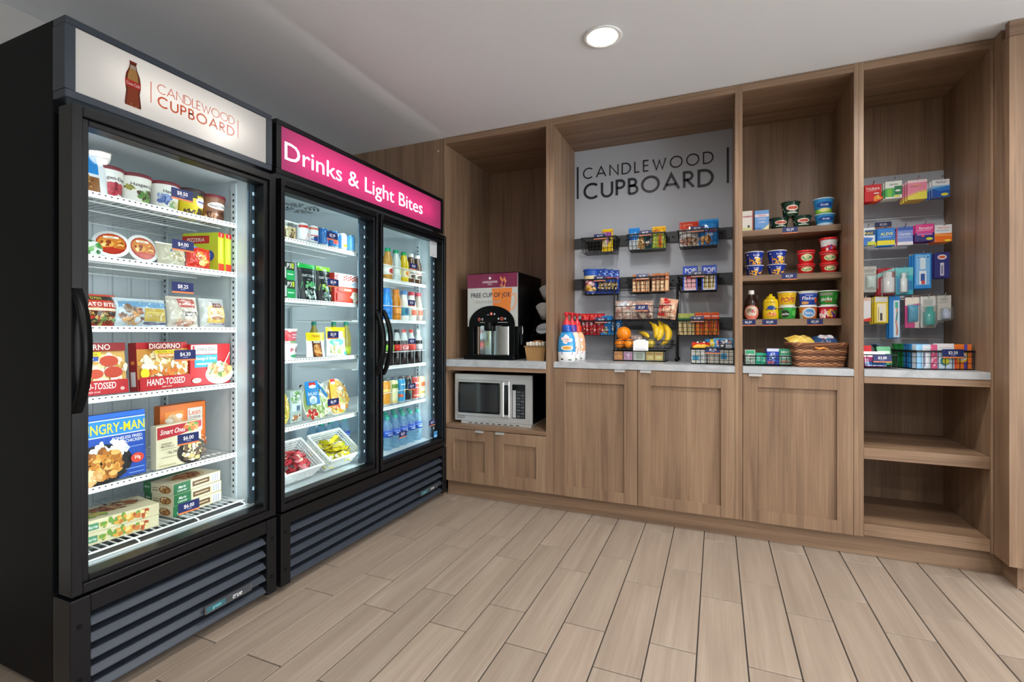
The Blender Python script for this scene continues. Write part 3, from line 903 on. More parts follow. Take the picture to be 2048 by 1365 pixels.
# ------------------------------------------------------------------ freezer, top shelf: ice cream
Z = 1.551
pouch('ice_cream_bag', 'blue and white frozen treat pouch at the left end of the freezer top shelf', 'food', (-1.895, .918, Z), HP, .105, .04, .128, '#eef1f4',
      [('r', 0, .5, .7, 1, '#2a8ad6'), ('r', 0, 0, .7, .42, '#8a5a34'), ('b', .3, .22, .28, .2, ['#b98a4e', '#6a4326', '#d9b27a'], 14, .05), ('t', 'e', .35, .68, .12, '#ffffff', .3)])
def pint(label, y, base, cmds, lid='#7d2733', x=-1.935):
    return cup('ice_cream_tub', label, 'ice cream', (x, y, Z), HP, .040, .048, .098, base, cmds, lid, .010, 'ice cream tubs on the freezer top shelf')
pint('white ice cream tub with dark red berries, first of the red-lidded tubs from the left', .985, '#f1eeea', [('r', 0, 0, 1, .16, '#efe6e0'), ('t', 'Haagen-Dazs', .5, .72, .12, '#3a2326', .95), ('b', .5, .34, .32, .18, ['#7a1626', '#a32236', '#4d0d19', '#c23a4c'], 34, .09)])
pint('white ice cream tub with green leaves and chocolate, between berry and vanilla tubs', 1.075, '#f1eee6', [('t', 'Haagen-Dazs', .6, .72, .12, '#2c2326', .8), ('b', .22, .62, .12, .12, ['#a9a04a', '#6d6a2c'], 10, .06), ('b', .62, .36, .24, .16, ['#5b8a3c', '#79a850', '#3d2a1e', '#5a3c28'], 26, .08), ('r', .3, .1, .8, .13, '#c9c3b5')])
pint('white ice cream tub with a blue flower, behind the $8.50 tag', 1.175, '#f0eee8', [('t', 'Haagen-Dazs', .62, .74, .12, '#2c2326', .7), ('b', .25, .5, .2, .14, ['#5f7fc4', '#3d5aa3', '#93a9de'], 14, .08), ('b', .62, .28, .2, .12, ['#e9e2b8', '#7fa36a', '#d8d0a0'], 14, .06)])
pint('yellow ice cream tub with a white badge, right of the blue flower tub', 1.272, '#ead21f', [('r', 0, .74, 1, 1, '#2d2a2a'), ('e', .68, .62, .22, .22, '#f2f0ea'), ('r', .52, .6, .84, .66, '#4a5b9a'), ('b', .4, .22, .34, .12, ['#3a2a1c', '#5a4022', '#f0dc4a'], 16, .07), ('t', 'MIX', .62, .82, .12, '#ead21f', .4)], '#3b2426')
pint('brown chocolate ice cream tub at the right end of the freezer top shelf', 1.362, '#8a5a42', [('e', .5, .66, .36, .14, '#f3ece4'), ('t', 'Haagen-Dazs', .5, .66, .09, '#3a2326', .62), ('r', 0, 0, 1, .22, '#efe8e0'), ('b', .5, .26, .36, .14, ['#efe2d2', '#6a3c28', '#c08a64', '#43241a'], 26, .09)])

# second shelf
Z = 1.346
pillow('frozen_vegetable_bag', 'green and white frozen vegetable bag at the left end of the second freezer shelf', 'food', (-1.90, .915, Z), HP, .10, .04, .065, '#dfe8df', [('b', .6, .5, .35, .4, ['#4f8f4a', '#77b06a', '#2f6a38', '#e8efe6'], 30, .09)], lean=.5)
def bowl(label, y, rz, lean, tint):
    t = thing('frozen_meal_bowl', label, 'food', (-1.905, y, Z + .050), rot=(HP - lean, 0, rz), group='round frozen meal bowls')
    MB().lathe([(.034, -.052, '#f2f2f0'), (.038, -.050), (.047, -.006), (.052, -.004), (.052, .0)], 30, 'gloss').build('bowl', t)
    l = MB().lathe([(.052, .0, '#f4f4f2'), (.052, .003), (0, .003)], 30, 'gloss')
    up = lambda u, v, o: (u, v, .0032 + o)
    draw(l, up, .104, .104, [('e', .5, 0, .40, .40, '#a3281f'), ('e', .5, .04, .36, .30, '#c9782c'), ('b', .52, .0, .28, .2, ['#e0a64a', '#c46a24', '#f0d08a', '#8f3a1a'], 30, .06), ('p', [(.18, -.22), (.5, -.40), (.82, -.22), (.5, -.12)], '#b5301f'), ('r', .3, .20, .7, .28, '#f0e6d4'), ('t', 'bowls', .5, .24, .06, '#7a2a1c', .34)], off=.0002, step=.00012, m='gloss')
    l.build('lid', t)
    return t
bowl('round white frozen bowl leaning back with a tilted red and orange lid, second shelf left', .985, HP - .35, .45, 0)
bowl('round white frozen bowl with red and orange lid facing forward, beside the clear burrito pack', 1.083, HP + .02, .28, 0)
pillow('burrito_pack', 'clear frozen wrap pack with a blue label on the second freezer shelf', 'food', (-1.895, 1.178, Z), HP, .10, .05, .088, '#d8cfb4', [('p', [(.1, .58), (.55, .52), (.5, .86), (.16, .94)], '#3b78b8'), ('b', .6, .36, .3, .24, ['#e9e0c4', '#b9a878', '#cfc295'], 24, .09), ('r', .5, .3, .86, .36, '#f2ede0')], lean=.2, film=(1.12, 1.08), seed=3)
pillow('hot_sandwich_pack', 'red and orange wrapped frozen sandwich below the $4.00 tag', 'food', (-1.885, 1.270, Z), HP, .095, .04, .09, '#c9301f', [('p', [(0, .72), (.5, .62), (.42, 1), (0, 1)], '#3a7ab4'), ('b', .62, .42, .26, .3, ['#e08a3a', '#e9b05a', '#b5401f', '#f1d28a'], 22, .1), ('p', [(.55, .95), (1, .7), (1, .5), (.5, .8)], '#e36a2a')], lean=.18, seed=4, roll=.12)
for i, (y, lab) in enumerate(((1.338, 'lime and red frozen pizza snack carton with its printed front showing'), (1.371, 'lime yellow frozen snack carton at the right end of the second shelf'))):
    carton('frozen_snack_box', lab, 'food box', (-1.952, y, Z), HP - 1.32, .165, .030, .158, '#c6cf33',
           [('r', 0, .72, .75, .92, '#c02a22'), ('t', 'PIZZERIA', .38, .82, .10, '#f4efd8', .62, .02, .2), ('b', .35, .3, .3, .2, FOODP, 30, .07), ('e', .75, .4, .14, .14, '#3b57a8'), ('t', '4', .75, .4, .14, '#ffffff')],
           [('r', 0, .88, 1, 1, '#c9261f'), ('r', 0, 0, 1, .2, '#d83a24'), ('t', '2', .5, .94, .07, '#ffffff'), ('r', .35, .3, .6, .8, '#dfe36a')], left=[('r', 0, .86, 1, 1, '#c9261f'), ('r', 0, 0, 1, .18, '#e0722c'), ('r', .3, .3, .6, .8, '#e3e67c')], group='lime frozen snack cartons')

# third shelf: bags
Z = 1.116
pillow('potato_bites_bag', 'red and black frozen potato bag at the left end of the third freezer shelf', 'food', (-1.905, .935, Z), HP, .135, .06, .108, '#b33a26', [('r', 0, .78, 1, .92, '#2e2a22'), ('t', 'OVEN', .5, .85, .09, '#e6d04a', .7), ('r', 0, .44, 1, .52, '#d9cfae'), ('t', 'POTATO BITES', .5, .64, .13, '#f3ece0', .92), ('r', 0, .28, 1, .42, '#3a2a20'), ('t', 'ORIGINAL', .5, .35, .09, '#e0a24a', .8), ('b', .5, .14, .45, .1, ['#6f8f4a', '#3f4a34', '#b9a05a', '#7a3a24'], 30, .06)], lean=.15, seed=5)
pillow('bread_stick_bag', 'wide blue and yellow bag of frozen sticks on the third freezer shelf', 'food', (-1.895, 1.073, Z), HP, .168, .05, .100, '#c9d6df', [('r', .06, .66, .98, .86, '#5f9cc9'), ('r', .5, .16, .96, .62, '#c9a92a'), ('r', .52, .30, .94, .36, '#a98a1f'), ('r', .52, .44, .94, .5, '#e0c85a'), ('b', .27, .36, .2, .28, ['#c9702c', '#8a4a22', '#e0a55a', '#5a3420'], 40, .07), ('e', .2, .62, .07, .16, '#7a5230'), ('r', .5, .06, .98, .13, '#2c3a6e'), ('e', .36, .2, .06, .1, '#d9e2ea')], lean=.15, film=(1.10, 1.1), seed=6)
pillow('toast_pack', 'clear pack with a red label over pale rolls, below the $8.25 tag', 'food', (-1.90, 1.222, Z), HP, .115, .05, .118, '#d9cdbd', [('r', .28, .62, .84, .92, '#b9382c'), ('r', .3, .7, .82, .75, '#efe0d4'), ('t', 'TOAST', .56, .82, .08, '#f4e8dc', .5), ('b', .5, .42, .36, .14, ['#efe8dc', '#d1c2aa', '#b8a68a'], 26, .1), ('r', .28, .33, .88, .48, '#5a4a40'), ('r', .32, .38, .84, .43, '#d9cfc2'), ('b', .5, .14, .36, .1, ['#c9886a', '#e6c4a8'], 12, .08)], lean=.12, film=(1.2, 1.12), seed=7)
pillow('breakfast_sandwich_pack', 'clear pack with a yellow and purple label at the right of the third shelf', 'food', (-1.905, 1.345, Z), HP, .105, .05, .118, '#c9c9c6', [('r', .2, .14, .92, .72, '#e0b63a'), ('r', .24, .34, .88, .66, '#efe2b8'), ('e', .55, .42, .26, .14, '#d9a25a'), ('e', .55, .36, .28, .07, '#f4ecd8'), ('e', .55, .30, .26, .06, '#a9682c'), ('p', [(.2, .3), (.92, .16), (.92, .08), (.3, .10)], '#6a2f9a'), ('r', .4, .66, .74, .82, '#7a2e22'), ('t', 'MAPLE', .57, .74, .06, '#f0e4d0', .3)], lean=.12, film=(1.24, 1.14), seed=8)

# fourth shelf: pizza cartons
Z = .886
PIZ = [('b', .5, .48, .42, .28, ['#f0e3c0', '#e6c88a', '#f6f0dc', '#d9a452', '#cfa04a'], 150, .055)]
carton('pizza_box', 'red frozen pizza carton with pepperoni slices, cut by the left door frame', 'food box', (-1.895, .927, Z), HP + .02, .185, .035, .172, '#b01d24',
       [('r', 0, .26, 1, .84, '#d9a85a'), ('b', .55, .5, .44, .28, ['#f2e6c6', '#e9d09a', '#d9a452', '#f7f1df', '#c98a3c'], 170, .05), ('e', .72, .64, .15, .11, '#c2452c'), ('e', .78, .42, .15, .11, '#bd3f28'), ('e', .5, .40, .12, .09, '#c74a30'), ('r', 0, .84, 1, 1, '#8f1a20'), ('t', 'DIGIORNO', .44, .92, .11, '#f4e9dc', .62, .02), ('r', .1, .74, .6, .82, '#f0d32a'), ('t', 'PERSONAL PIZZA', .36, .78, .04, '#3a2a1a', .42), ('r', .16, .65, .55, .73, '#2c4fa8'), ('t', 'PEPPERONI', .36, .69, .04, '#ffffff', .3), ('r', 0, 0, 1, .27, '#b81c26'), ('t', 'HAND-TOSSED', .47, .17, .13, '#f7f0ea', .66, .03, .1), ('t', 'style crust', .45, .06, .04, '#f0dcd4', .3), ('e', .9, .09, .035, .035, '#d8b0a8')],
       [('r', .2, .1, .8, .9, '#8e1a1f')], lean=.12)
carton('pizza_box', 'red frozen four cheese pizza carton behind the $4.30 tag', 'food box', (-1.893, 1.138, Z), HP + .09, .190, .04, .172, '#b01d24',
       [('r', .0, .24, 1, .86, '#c98a3c'), ('b', .5, .5, .46, .3, ['#f2e6c6', '#e9d09a', '#d9a452', '#f7f1df', '#c98a3c', '#f4ead0'], 220, .05), ('b', .5, .36, .4, .05, ['#d9812c', '#c8681f'], 26, .05), ('r', .18, .85, .82, 1, '#8f1a20'), ('t', 'DIGIORNO', .5, .92, .11, '#f4e9dc', .6, .02), ('r', .3, .76, .72, .83, '#f0d32a'), ('t', 'PERSONAL PIZZA', .51, .795, .04, '#3a2a1a', .38), ('r', .36, .68, .68, .755, '#e08a2c'), ('t', 'FOUR CHEESE', .52, .717, .04, '#fff6e4', .28), ('e', .1, .36, .08, .1, '#f2d22a'), ('r', 0, 0, 1, .28, '#b81c26'), ('t', 'HAND-TOSSED', .5, .17, .14, '#f7f0ea', .74, .03, .1), ('t', 'style crust', .5, .06, .04, '#f0dcd4', .22)],
       left=[('r', 0, 0, 1, 1, '#8e1a1f'), ('r', .3, .55, .7, .62, '#e08a2c'), ('r', .2, .1, .8, .4, '#d9d2d0')], lean=.06)
carton('breakfast_bowl_box', 'red and blue frozen breakfast carton showing a pasta bowl, right end of the fourth shelf', 'food box', (-1.890, 1.315, Z), HP, .165, .035, .163, '#c5242c',
       [('r', .02, .76, .66, .98, '#eae6e0'), ('t', 'Jimmy Dean', .4, .88, .09, '#3a3330', .5, .02), ('r', .05, .8, .1, .96, '#b52a2a'), ('r', .10, .44, .66, .74, '#2f9fc4'), ('t', 'Sausage & Gravy', .38, .66, .08, '#f2f8fa', .5), ('r', .14, .5, .6, .54, '#bfe2ee'), ('e', .72, .26, .36, .26, '#f2efe8'), ('e', .72, .32, .33, .18, '#d9c39a'), ('b', .70, .36, .28, .16, ['#f2e8cc', '#d9b878', '#b88a5a', '#efe0b4', '#6f8a4a'], 70, .055), ('e', .14, .13, .11, .06, '#efe6d8'), ('t', '230', .14, .13, .06, '#4a3a30'), ('p', [(.82, .45), (.98, .78), (.96, .79), (.79, .46)], '#d9d2c8')], side=[('r', .2, .2, .8, .9, '#a81c24')])

# fifth shelf
Z = .595
carton('fried_chicken_box', 'large blue frozen fried chicken dinner carton with bold yellow lettering', 'food box', (-1.893, .968, Z), HP + .03, .225, .035, .225, '#1f4fb0',
       [('r', 0, .93, 1, 1, '#2a6cd0'), ('r', 0, .66, 1, .92, '#2f8ad8'), ('r', 0, .90, 1, .915, '#dfe8f4'), ('r', 0, .66, 1, .675, '#dfe8f4'), ('t', 'HUNGRY-MAN', .52, .785, .15, '#f4e02a', .94, .035), ('t', 'BONELESS FRIED', .74, .61, .045, '#f2f4fa', .48), ('t', 'CHICKEN', .83, .55, .045, '#f2f4fa', .3), ('e', .36, .26, .44, .30, '#16181c'), ('b', .5, .46, .24, .12, ['#f4f3ec', '#e6e4da', '#fbfaf4'], 50, .045), ('b', .38, .26, .28, .2, ['#c8822f', '#b06a22', '#dc9c46', '#e8b464', '#8f5220'], 130, .04), ('b', .22, .1, .14, .08, ['#e0b27a', '#d09a58', '#f0d2a0'], 26, .04), ('e', .85, .27, .095, .075, '#d3402c'), ('t', '39g', .85, .28, .05, '#f7ece4'), ('r', .68, .45, .94, .46, '#8fb0e6'), ('r', .68, .12, .94, .13, '#8fb0e6'), ('r', .72, .05, .94, .06, '#8fb0e6')], lean=.05)
carton('meatballs_box', 'cream frozen meatballs carton with a red banner behind the $6.00 tag', 'food box', (-1.885, 1.190, Z), HP + .02, .168, .032, .158, '#ddd3b4',
       [('p', [(.02, .96), (1, .99), (1, .84), (.5, .72), (.02, .68)], '#b32333'), ('t', 'Smart Ones', .36, .845, .12, '#f7efe6', .54, .02, .25), ('b', .8, .88, .16, .07, ['#e8a05a', '#5f9a3e', '#f2e0c0', '#d97a3a'], 26, .05), ('e', .78, .28, .34, .30, '#25211d'), ('b', .8, .28, .26, .22, ['#e9ddb0', '#d0ba7c', '#6d5238', '#f2ead0', '#4d3a28'], 90, .045), ('t', 'SWEDISH', .2, .57, .045, '#4a3a2c', .26), ('t', 'MEATBALLS', .22, .51, .045, '#4a3a2c', .3), ('r', .08, .44, .42, .45, '#8a7a60'), ('t', '18g 240', .33, .36, .06, '#4a4236', .3), ('r', .08, .25, .42, .26, '#8a7a60'), ('r', .04, .06, .4, .08, '#b8a880')])
carton('pasta_dinner_box', 'orange frozen dinner carton standing behind the meatballs carton', 'food box', (-1.985, 1.268, Z), HP + .05, .185, .035, .215, '#d9702a',
       [('r', .1, .55, .5, .88, '#e58a34'), ('b', .3, .72, .17, .1, ['#efe2d0', '#d9b48a', '#f6efe2'], 26, .05), ('r', .58, .45, .92, .9, '#cfc9c2'), ('t', 'Lean', .74, .82, .1, '#d0602a', .28), ('t', 'CUISINE', .74, .72, .05, '#7a5a44', .28), ('r', .6, .6, .88, .66, '#a8283a'), ('r', .6, .5, .86, .55, '#9a948e'), ('b', .78, .24, .2, .14, ['#8a3a22', '#b5562c', '#d9a070', '#6a2a1a'], 40, .05), ('r', .0, 0, 1, .08, '#b54a24')], [('r', 0, 0, 1, 1, '#c45f22')])

# freezer floor rack: flat dinner cartons
Z = .402
def dinner(label, loc, rz, top, seed, group):
    return carton('dinner_box', label, 'food box', loc, rz, .205, .150, .040, '#d8cdb0',
        [('r', 0, 0, .14, 1, '#e6dcc0'), ('r', 0, 0, .34, 1, '#1f6b3f'), ('t', 'Marie', .17, .62, .26, '#f2f6f0', .24, .02, .2), ('t', 'Callender', .17, .30, .2, '#f2f6f0', .28, .02, .2), ('r', .38, .25, .74, .75, '#6a4a2c'), ('r', .42, .45, .7, .55, '#d8c6a2'), ('r', .79, .12, .97, .88, '#eef0f4'), ('r', .81, .15, .83, .85, '#9aa0b4'), ('r', .86, .15, .88, .85, '#9aa0b4'), ('r', .91, .15, .93, .85, '#9aa0b4')],
        left=[('r', 0, 0, .26, 1, '#1f6b3f'), ('t', 'Marie', .13, .6, .2, '#eaf2ea', .2), ('e', .72, .45, .2, .36, '#8a5a30'), ('b', .72, .48, .15, .24, ['#e0b878', '#c98a48', '#f2e0b4', '#7a4a26'], 24, .08), ('r', .32, .3, .5, .4, '#8a7c5c'), ('r', .32, .55, .5, .62, '#8a7c5c')],
        topc=[('r', 0, .8, 1, 1, '#1f6b3f'), ('e', .5, .42, .34, .34, '#c9b48a'), ('b', .5, .42, .27, .26, ['#8a4a26', '#6a3420', '#b5793f', '#a8602c'], 60, .05)], group=group)
for i in range(3):
    dinner('cream and green frozen dinner carton, ' + ('bottom', 'middle', 'topmost')[i] + ' of the stack of three on the freezer floor', (-1.952 - .003 * i, 1.262 + .002 * (i % 2), Z + .0408 * i), HP + .10 + .02 * (i - 1), 0, i, 'flat dinner cartons on the freezer floor')
for i in range(2):
    carton('dinner_box', 'cream frozen pasta carton, ' + ('lower', 'upper') [i] + ' of the two lying at the left of the freezer floor', 'food box', (-1.935, 1.005, Z + .0408 * i), HP - .15 + .03 * i, .215, .16, .040, '#ddd2ae',
        [('b', .45, .5, .3, .3, ['#e0a040', '#c97a2c', '#f0d080', '#6f9a3c', '#d9c06a'], 60, .16), ('r', .02, .25, .18, .75, '#4f8f6a'), ('t', 'Marie', .1, .5, .26, '#eaf2ea', .14), ('b', .75, .5, .12, .3, ['#d07a3a', '#f0dca0', '#b04a26'], 20, .12)],
        topc=[('e', .55, .6, .36, .3, '#c9b894'), ('b', .55, .6, .3, .24, ['#7a3a20', '#a05a30', '#5a2a1a', '#b8804a'], 70, .05), ('b', .2, .3, .16, .16, ['#7fa84a', '#c9b04a'], 16, .05)], group='flat pasta cartons on the freezer floor')

for txt, y, z, lab in (('$8.50', 1.096, 1.553, 'ice cream tubs'), ('$4.00', 1.099, 1.377, 'frozen bowls and lime cartons'), ('$8.25', 1.098, 1.231, 'bagged breads'), ('$4.30', 1.106, .996, 'pizza cartons'), ('$6.00', 1.117, .703, 'meatballs carton'), ('$6.00', 1.119, .464, 'stacked dinner cartons')):
    price(txt, 'dark blue ' + txt + ' price tag on freezer glass before the ' + lab, (-1.7065, y, z), HP, group='price tags on the freezer glass')
# ------------------------------------------------------------------ two-door cooler, left door
Z = 1.531
t = thing('snack_tray', 'white lidded tray of pale snacks at the left end of the cooler top shelf', 'food', (-1.87, 1.668, Z), HP)
MB().lathe([(.046, 0, '#d9d2bc'), (.056, .07), (.058, .075)], 4, 'clear_plastic', smooth=False).build('tray', t)
draw(MB().box(-.038, .038, -.034, .038, .004, .06, 'print', '#cbb98c'), flat(-.034), .076, .06, [('b', .5, .5, .45, .45, ['#8a6a3c', '#5a3a22', '#d9c9a0'], 26, .08)]).build('filling', t)
MB().box(-.048, .048, -.048, .048, .075, .082, 'white_plastic', bev=.002).build('lid', t)
def soda(label, y, base, cmds, x=-1.845):
    can('slim_can', label, 'drink can', (x, y, Z), HP, .0285, .094, base, cmds, 'small cans on the cooler top shelf')
soda('white energy drink can with red stripes, first small can from the left', 1.753, '#eceff2', [('r', 0, .82, 1, 1, '#c4302c'), ('p', [(.1, 0), (.45, 0), (.6, .5), (.3, .5)], '#cf3a34'), ('p', [(.55, 0), (.85, 0), (.8, .42), (.62, .42)], '#d8473f')])
soda('white energy drink can with a red rim and blue berries, second from the left', 1.817, '#eceff2', [('r', 0, .86, 1, 1, '#cf6a50'), ('b', .55, .22, .26, .12, ['#2b56a8', '#4474c4', '#1c3a80'], 16, .12), ('r', .1, .4, .9, .46, '#c93f3a')])
soda('blue and white slanted can with a red dot, third from the left', 1.884, '#2d74bd', [('p', [(.35, 1), (1, 1), (1, .2), (.7, .3)], '#eef2f5'), ('e', .72, .3, .17, .12, '#c4312c')])
soda('blue can with red and white marks behind the price tag', 1.955, '#2f7fc6', [('r', 0, .8, 1, 1, '#dfe9f2'), ('e', .5, .3, .3, .15, '#d8463c')])
soda('white can with a yellow fruit below its lettering', 2.018, '#eceff2', [('e', .6, .22, .3, .14, '#efb73a'), ('r', .2, .6, .8, .66, '#a8b0b8'), ('r', 0, 0, .2, 1, '#4d9ad6')])
soda('light blue and white can, last on the cooler top shelf', 2.083, '#5aa3da', [('p', [(.3, 1), (1, 1), (1, 0), (.85, 0)], '#eef3f6')])
Z = 1.254
for i in range(2):
    carton('protein_pack', ('lower', 'upper')[i] + ' black and green protein snack pack stacked at the left of the second cooler shelf', 'food', (-1.85 - .004 * i, 1.658, Z + .0865 * i), HP, .085, .035, .085, '#2c3430', [('t', 'P3', .62, .8, .26, '#f2f4f2', .5, .03), ('r', .74, .66, .92, .94, '#c6d62c'), ('t', '3', .78, .8, .26, '#2c3430', .2, .03), ('r', .45, 0, 1, .55, '#1f9a54'), ('r', .5, .3, .9, .36, '#bfe6cf'), ('r', 0, .1, .42, .7, '#b8bcb8')], group='protein snack packs')
def oats(label, y, w, cap, mid):
    pouch('oat_pouch', label, 'food', (-1.845, y, Z), HP, w, .05, .178, '#23282c', [('r', 0, .87, 1, 1, cap), ('r', .05, .80, .95, .83, '#3a4046'), ('t', 'OAT CLUB', .5, .67, .07, '#e6ebea', .8), ('t', 'bites', .5, .57, .04, '#b9c2c0', .4), ('p', [(.12, .48), (.88, .48), (.95, .3), (.05, .3)], mid), ('b', .5, .4, .3, .1, [mid, '#cfe8d0', '#6fae7a'], 16, .06), ('b', .5, .14, .3, .12, ['#8aa29a', '#5d746c', '#c9d6d0', '#3d4c48'], 26, .07)], 'green topped pouches')
oats('black pouch with an emerald green top and panel', 1.785, .112, '#27b04e', '#3cc06a')
oats('black pouch with a lime green top, beside the red checked carton', 1.893, .095, '#86cf22', '#a6cc44')
carton('picnic_box', 'red and white checked food carton below the second price tag of the cooler', 'food box', (-1.85, 2.03, Z), HP, .188, .07, .152, '#d33a2c',
       [('r', .0, .55, 1, 1, '#f1f2f2')] + [('r', i / 12, .86 - .09 * (j % 2) + (.045 if i % 2 else 0), (i + 1) / 12, .905 - .09 * (j % 2) + (.045 if i % 2 else 0), '#d8473a') for i in range(12) for j in range(2)] + [('e', .2, .86, .12, .1, '#c9cfd4'), ('r', .42, .58, .95, .74, '#dfe6ee'), ('t', 'Lunch', .68, .68, .1, '#4f86b8', .4), ('e', .52, .44, .42, .09, '#e0503c'), ('t', 'CRACKERS', .5, .45, .06, '#f4e6dc', .6), ('r', .08, .05, .6, .33, '#e23b28'), ('b', .78, .2, .14, .16, ['#f4ece0', '#e6d2b4', '#efe0c8'], 26, .06)], [('r', .1, .05, .9, .9, '#b02a22'), ('r', .2, .4, .8, .8, '#8a4a50')])
Z = .974
def yog(label, z, base, cmds, lid):
    cup('yogurt_cup', label, 'food', (-1.85, 1.662, z), HP, .040, .047, .062, base, cmds, lid, .006, 'stacked yogurt cups')
yog('white yogurt cup with a green mark, lower of two stacked cups', Z, '#f0eff0', [('b', .6, .7, .2, .16, ['#c9687a', '#7a3a44', '#e0a0a8'], 10, .1), ('e', .65, .2, .25, .12, '#3fa06a')], '#f4f4f4')
yog('strawberry yogurt cup, upper of two stacked cups', Z + .070, '#e6d6d2', [('b', .25, .5, .22, .4, ['#d2343c', '#e8606a', '#f2a08c', '#c92a34'], 20, .16), ('r', .4, .1, 1, .9, '#c9586a'), ('r', .46, .62, .95, .7, '#f4e6e6'), ('r', .46, .44, .9, .5, '#f0d6d8'), ('r', .4, .08, .95, .2, '#5fae5a')], '#f0ecec')
pouch('peanut_pouch', 'yellow and white snack pouch showing a brown jar, with a curved top', 'food', (-1.845, 1.838, Z), HP, .120, .04, .122, '#f0f1ee', [('r', 0, .72, 1, 1, '#e6d01e'), ('t', 'Planters', .5, .86, .1, '#d8602a', .7, .02), ('r', .02, .66, .98, .74, '#e8d42a'), ('r', .22, 0, .72, .64, '#5a3524'), ('r', .3, .56, .66, .64, '#cdbfae'), ('e', .47, .26, .2, .26, '#b9743c'), ('b', .47, .26, .15, .2, ['#d09050', '#a8642e', '#e0aa6a'], 20, .08)], 'yellow snack pouches')
pouch('cracker_pouch', 'taller yellow snack pouch with green lettering behind the third price tag', 'food', (-1.85, 1.985, Z), HP, .140, .045, .150, '#eef2ee', [('r', 0, .86, 1, 1, '#ecd820'), ('r', 0, .62, .14, .9, '#ecd820'), ('r', .84, .62, 1, .9, '#ecb020'), ('t', 'snack', .45, .5, .12, '#2f9a78', .5), ('e', .45, .48, .36, .13, '#6cc2a4'), ('t', 'bites', .45, .47, .08, '#eaf6f0', .4), ('b', .42, .2, .3, .16, ['#d9bd7a', '#b08a44', '#f0e0b0', '#8fae6a'], 46, .06), ('e', .86, .08, .1, .07, '#2fa08a')], 'yellow snack pouches')
TEA = [(.020, 0), (.026, .004), (.027, .09), (.024, .115), (.012, .15), (.012, .165)]
for i, (y, x) in enumerate(((2.098, -1.885), (2.085, -1.96), (2.0, -2.02))):
    bottle('tea_bottle', ('front', 'middle', 'rear')[i] + ' tea bottle with teal cap behind the taller yellow pouch', 'drink bottle', (x, y, Z), HP, TEA, '#a8973c', '#c2cc2a', (.004, .045), '#1f8f74', .013, .016, 'teal capped tea bottles')
Z = .661
def salad(label, y, rz, w, h, lid_cmds, base, lean=.2, x=-1.86):
    t = thing('salad_bowl', label, 'food', (x, y, Z), rot=(-lean, 0, rz), group='packed salads on the fourth cooler shelf')
    out = [(-.30, .03), (-.43, .16), (-.49, .34), (-.5, .5), (-.46, .70), (-.36, .87), (-.2, .975), (0, 1.0), (.2, .975), (.36, .87), (.46, .70), (.5, .5), (.49, .34), (.43, .16), (.30, .03), (.2, 0), (-.2, 0)]
    b = MB().prism([(p[0] * w, p[1] * h) for p in out], 1, -.004, .03, 'print', '#ecebe4')
    b.build('tray', t)
    f = MB().prism([(p[0] * w * .92, .02 * h + p[1] * h * .93) for p in out], 1, -.012, -.004, 'gloss', base)
    draw(f, flat(-.012), w, h, lid_cmds, m='gloss', step=.0002)
    f.build('filling', t)
    c = MB()
    c.grid(lambda a, q: ((a - .5) * w * .94, -.013 - .014 * math.sin(3.14 * a) * math.sin(3.14 * q), .03 * h + q * h * .9), 8, 8, 'clear_plastic')
    c.build('clear_cover', t)
    return t
CORN = ['#e6c84a', '#d9b02c', '#f2e08a', '#c99a24', '#8aa03c']
salad('corn salad bowl cut by the left door frame of the cooler', 1.630, HP, .13, .185, [('b', .5, .45, .42, .4, CORN, 170, .05), ('e', .55, .55, .14, .1, '#e9ece6')], '#d8bc4a', .15)
carton('clear_salad_box', 'clear salad container with a grey label between the corn and blue salads', 'food', (-1.90, 1.742, Z), HP, .07, .06, .155, '#a8b8b4', [('b', .5, .75, .4, .2, ['#7fae6a', '#dfe8d8', '#5a8a4a'], 26, .1), ('r', .1, .35, .9, .6, '#c9d4da'), ('r', .5, .36, .8, .52, '#5a7288'), ('b', .5, .15, .36, .1, ['#8a5a3a', '#b07a54', '#e6dcd0'], 18, .1)], m='gloss')
salad('salad bowl with a blue label and a red tomato, in front of the clear container', 1.862, HP - .1, .15, .188, [('b', .6, .35, .36, .32, ['#a8c06a', '#7fa04a', '#dfe6b8', '#c9d89a', '#e9ead8'], 130, .055), ('b', .26, .14, .18, .1, ['#d84a3a', '#b8322a', '#f0a890', '#f4ece4'], 26, .06), ('r', .1, .38, .62, 1.0, '#2a86c8'), ('p', [(.62, .95), (.96, .6), (.92, .5), (.62, .8)], '#2a6ea0'), ('r', .26, .84, .52, .97, '#c8342e'), ('e', .39, .86, .14, .045, '#f2f4f2'), ('t', 'SALAD', .36, .67, .08, '#eaf4fa', .4), ('e', .36, .5, .15, .11, '#dfeef4'), ('b', .36, .5, .1, .07, ['#f6faf6', '#a8d0e4'], 8, .06)], '#9fb36a')
salad('orange labelled pasta salad bowl leaning right behind the fourth price tag', 2.015, HP + .12, .17, .190, [('b', .55, .42, .42, .38, ['#e0b85a', '#cf9a3a', '#f0d898', '#d9832c', '#e9cf9a', '#a8b04a'], 190, .05), ('p', [(.08, .2), (.40, .2), (.44, .98), (.16, .98)], '#f0a03a'), ('r', .2, .86, .42, .99, '#c8342e'), ('e', .31, .88, .11, .04, '#f4efe6'), ('e', .62, .7, .1, .06, '#f4efe0'), ('b', .3, .26, .16, .08, ['#e8604a', '#f0a080', '#d8483a'], 18, .05), ('e', .6, .16, .12, .06, '#f6f4ec')], '#dba844')
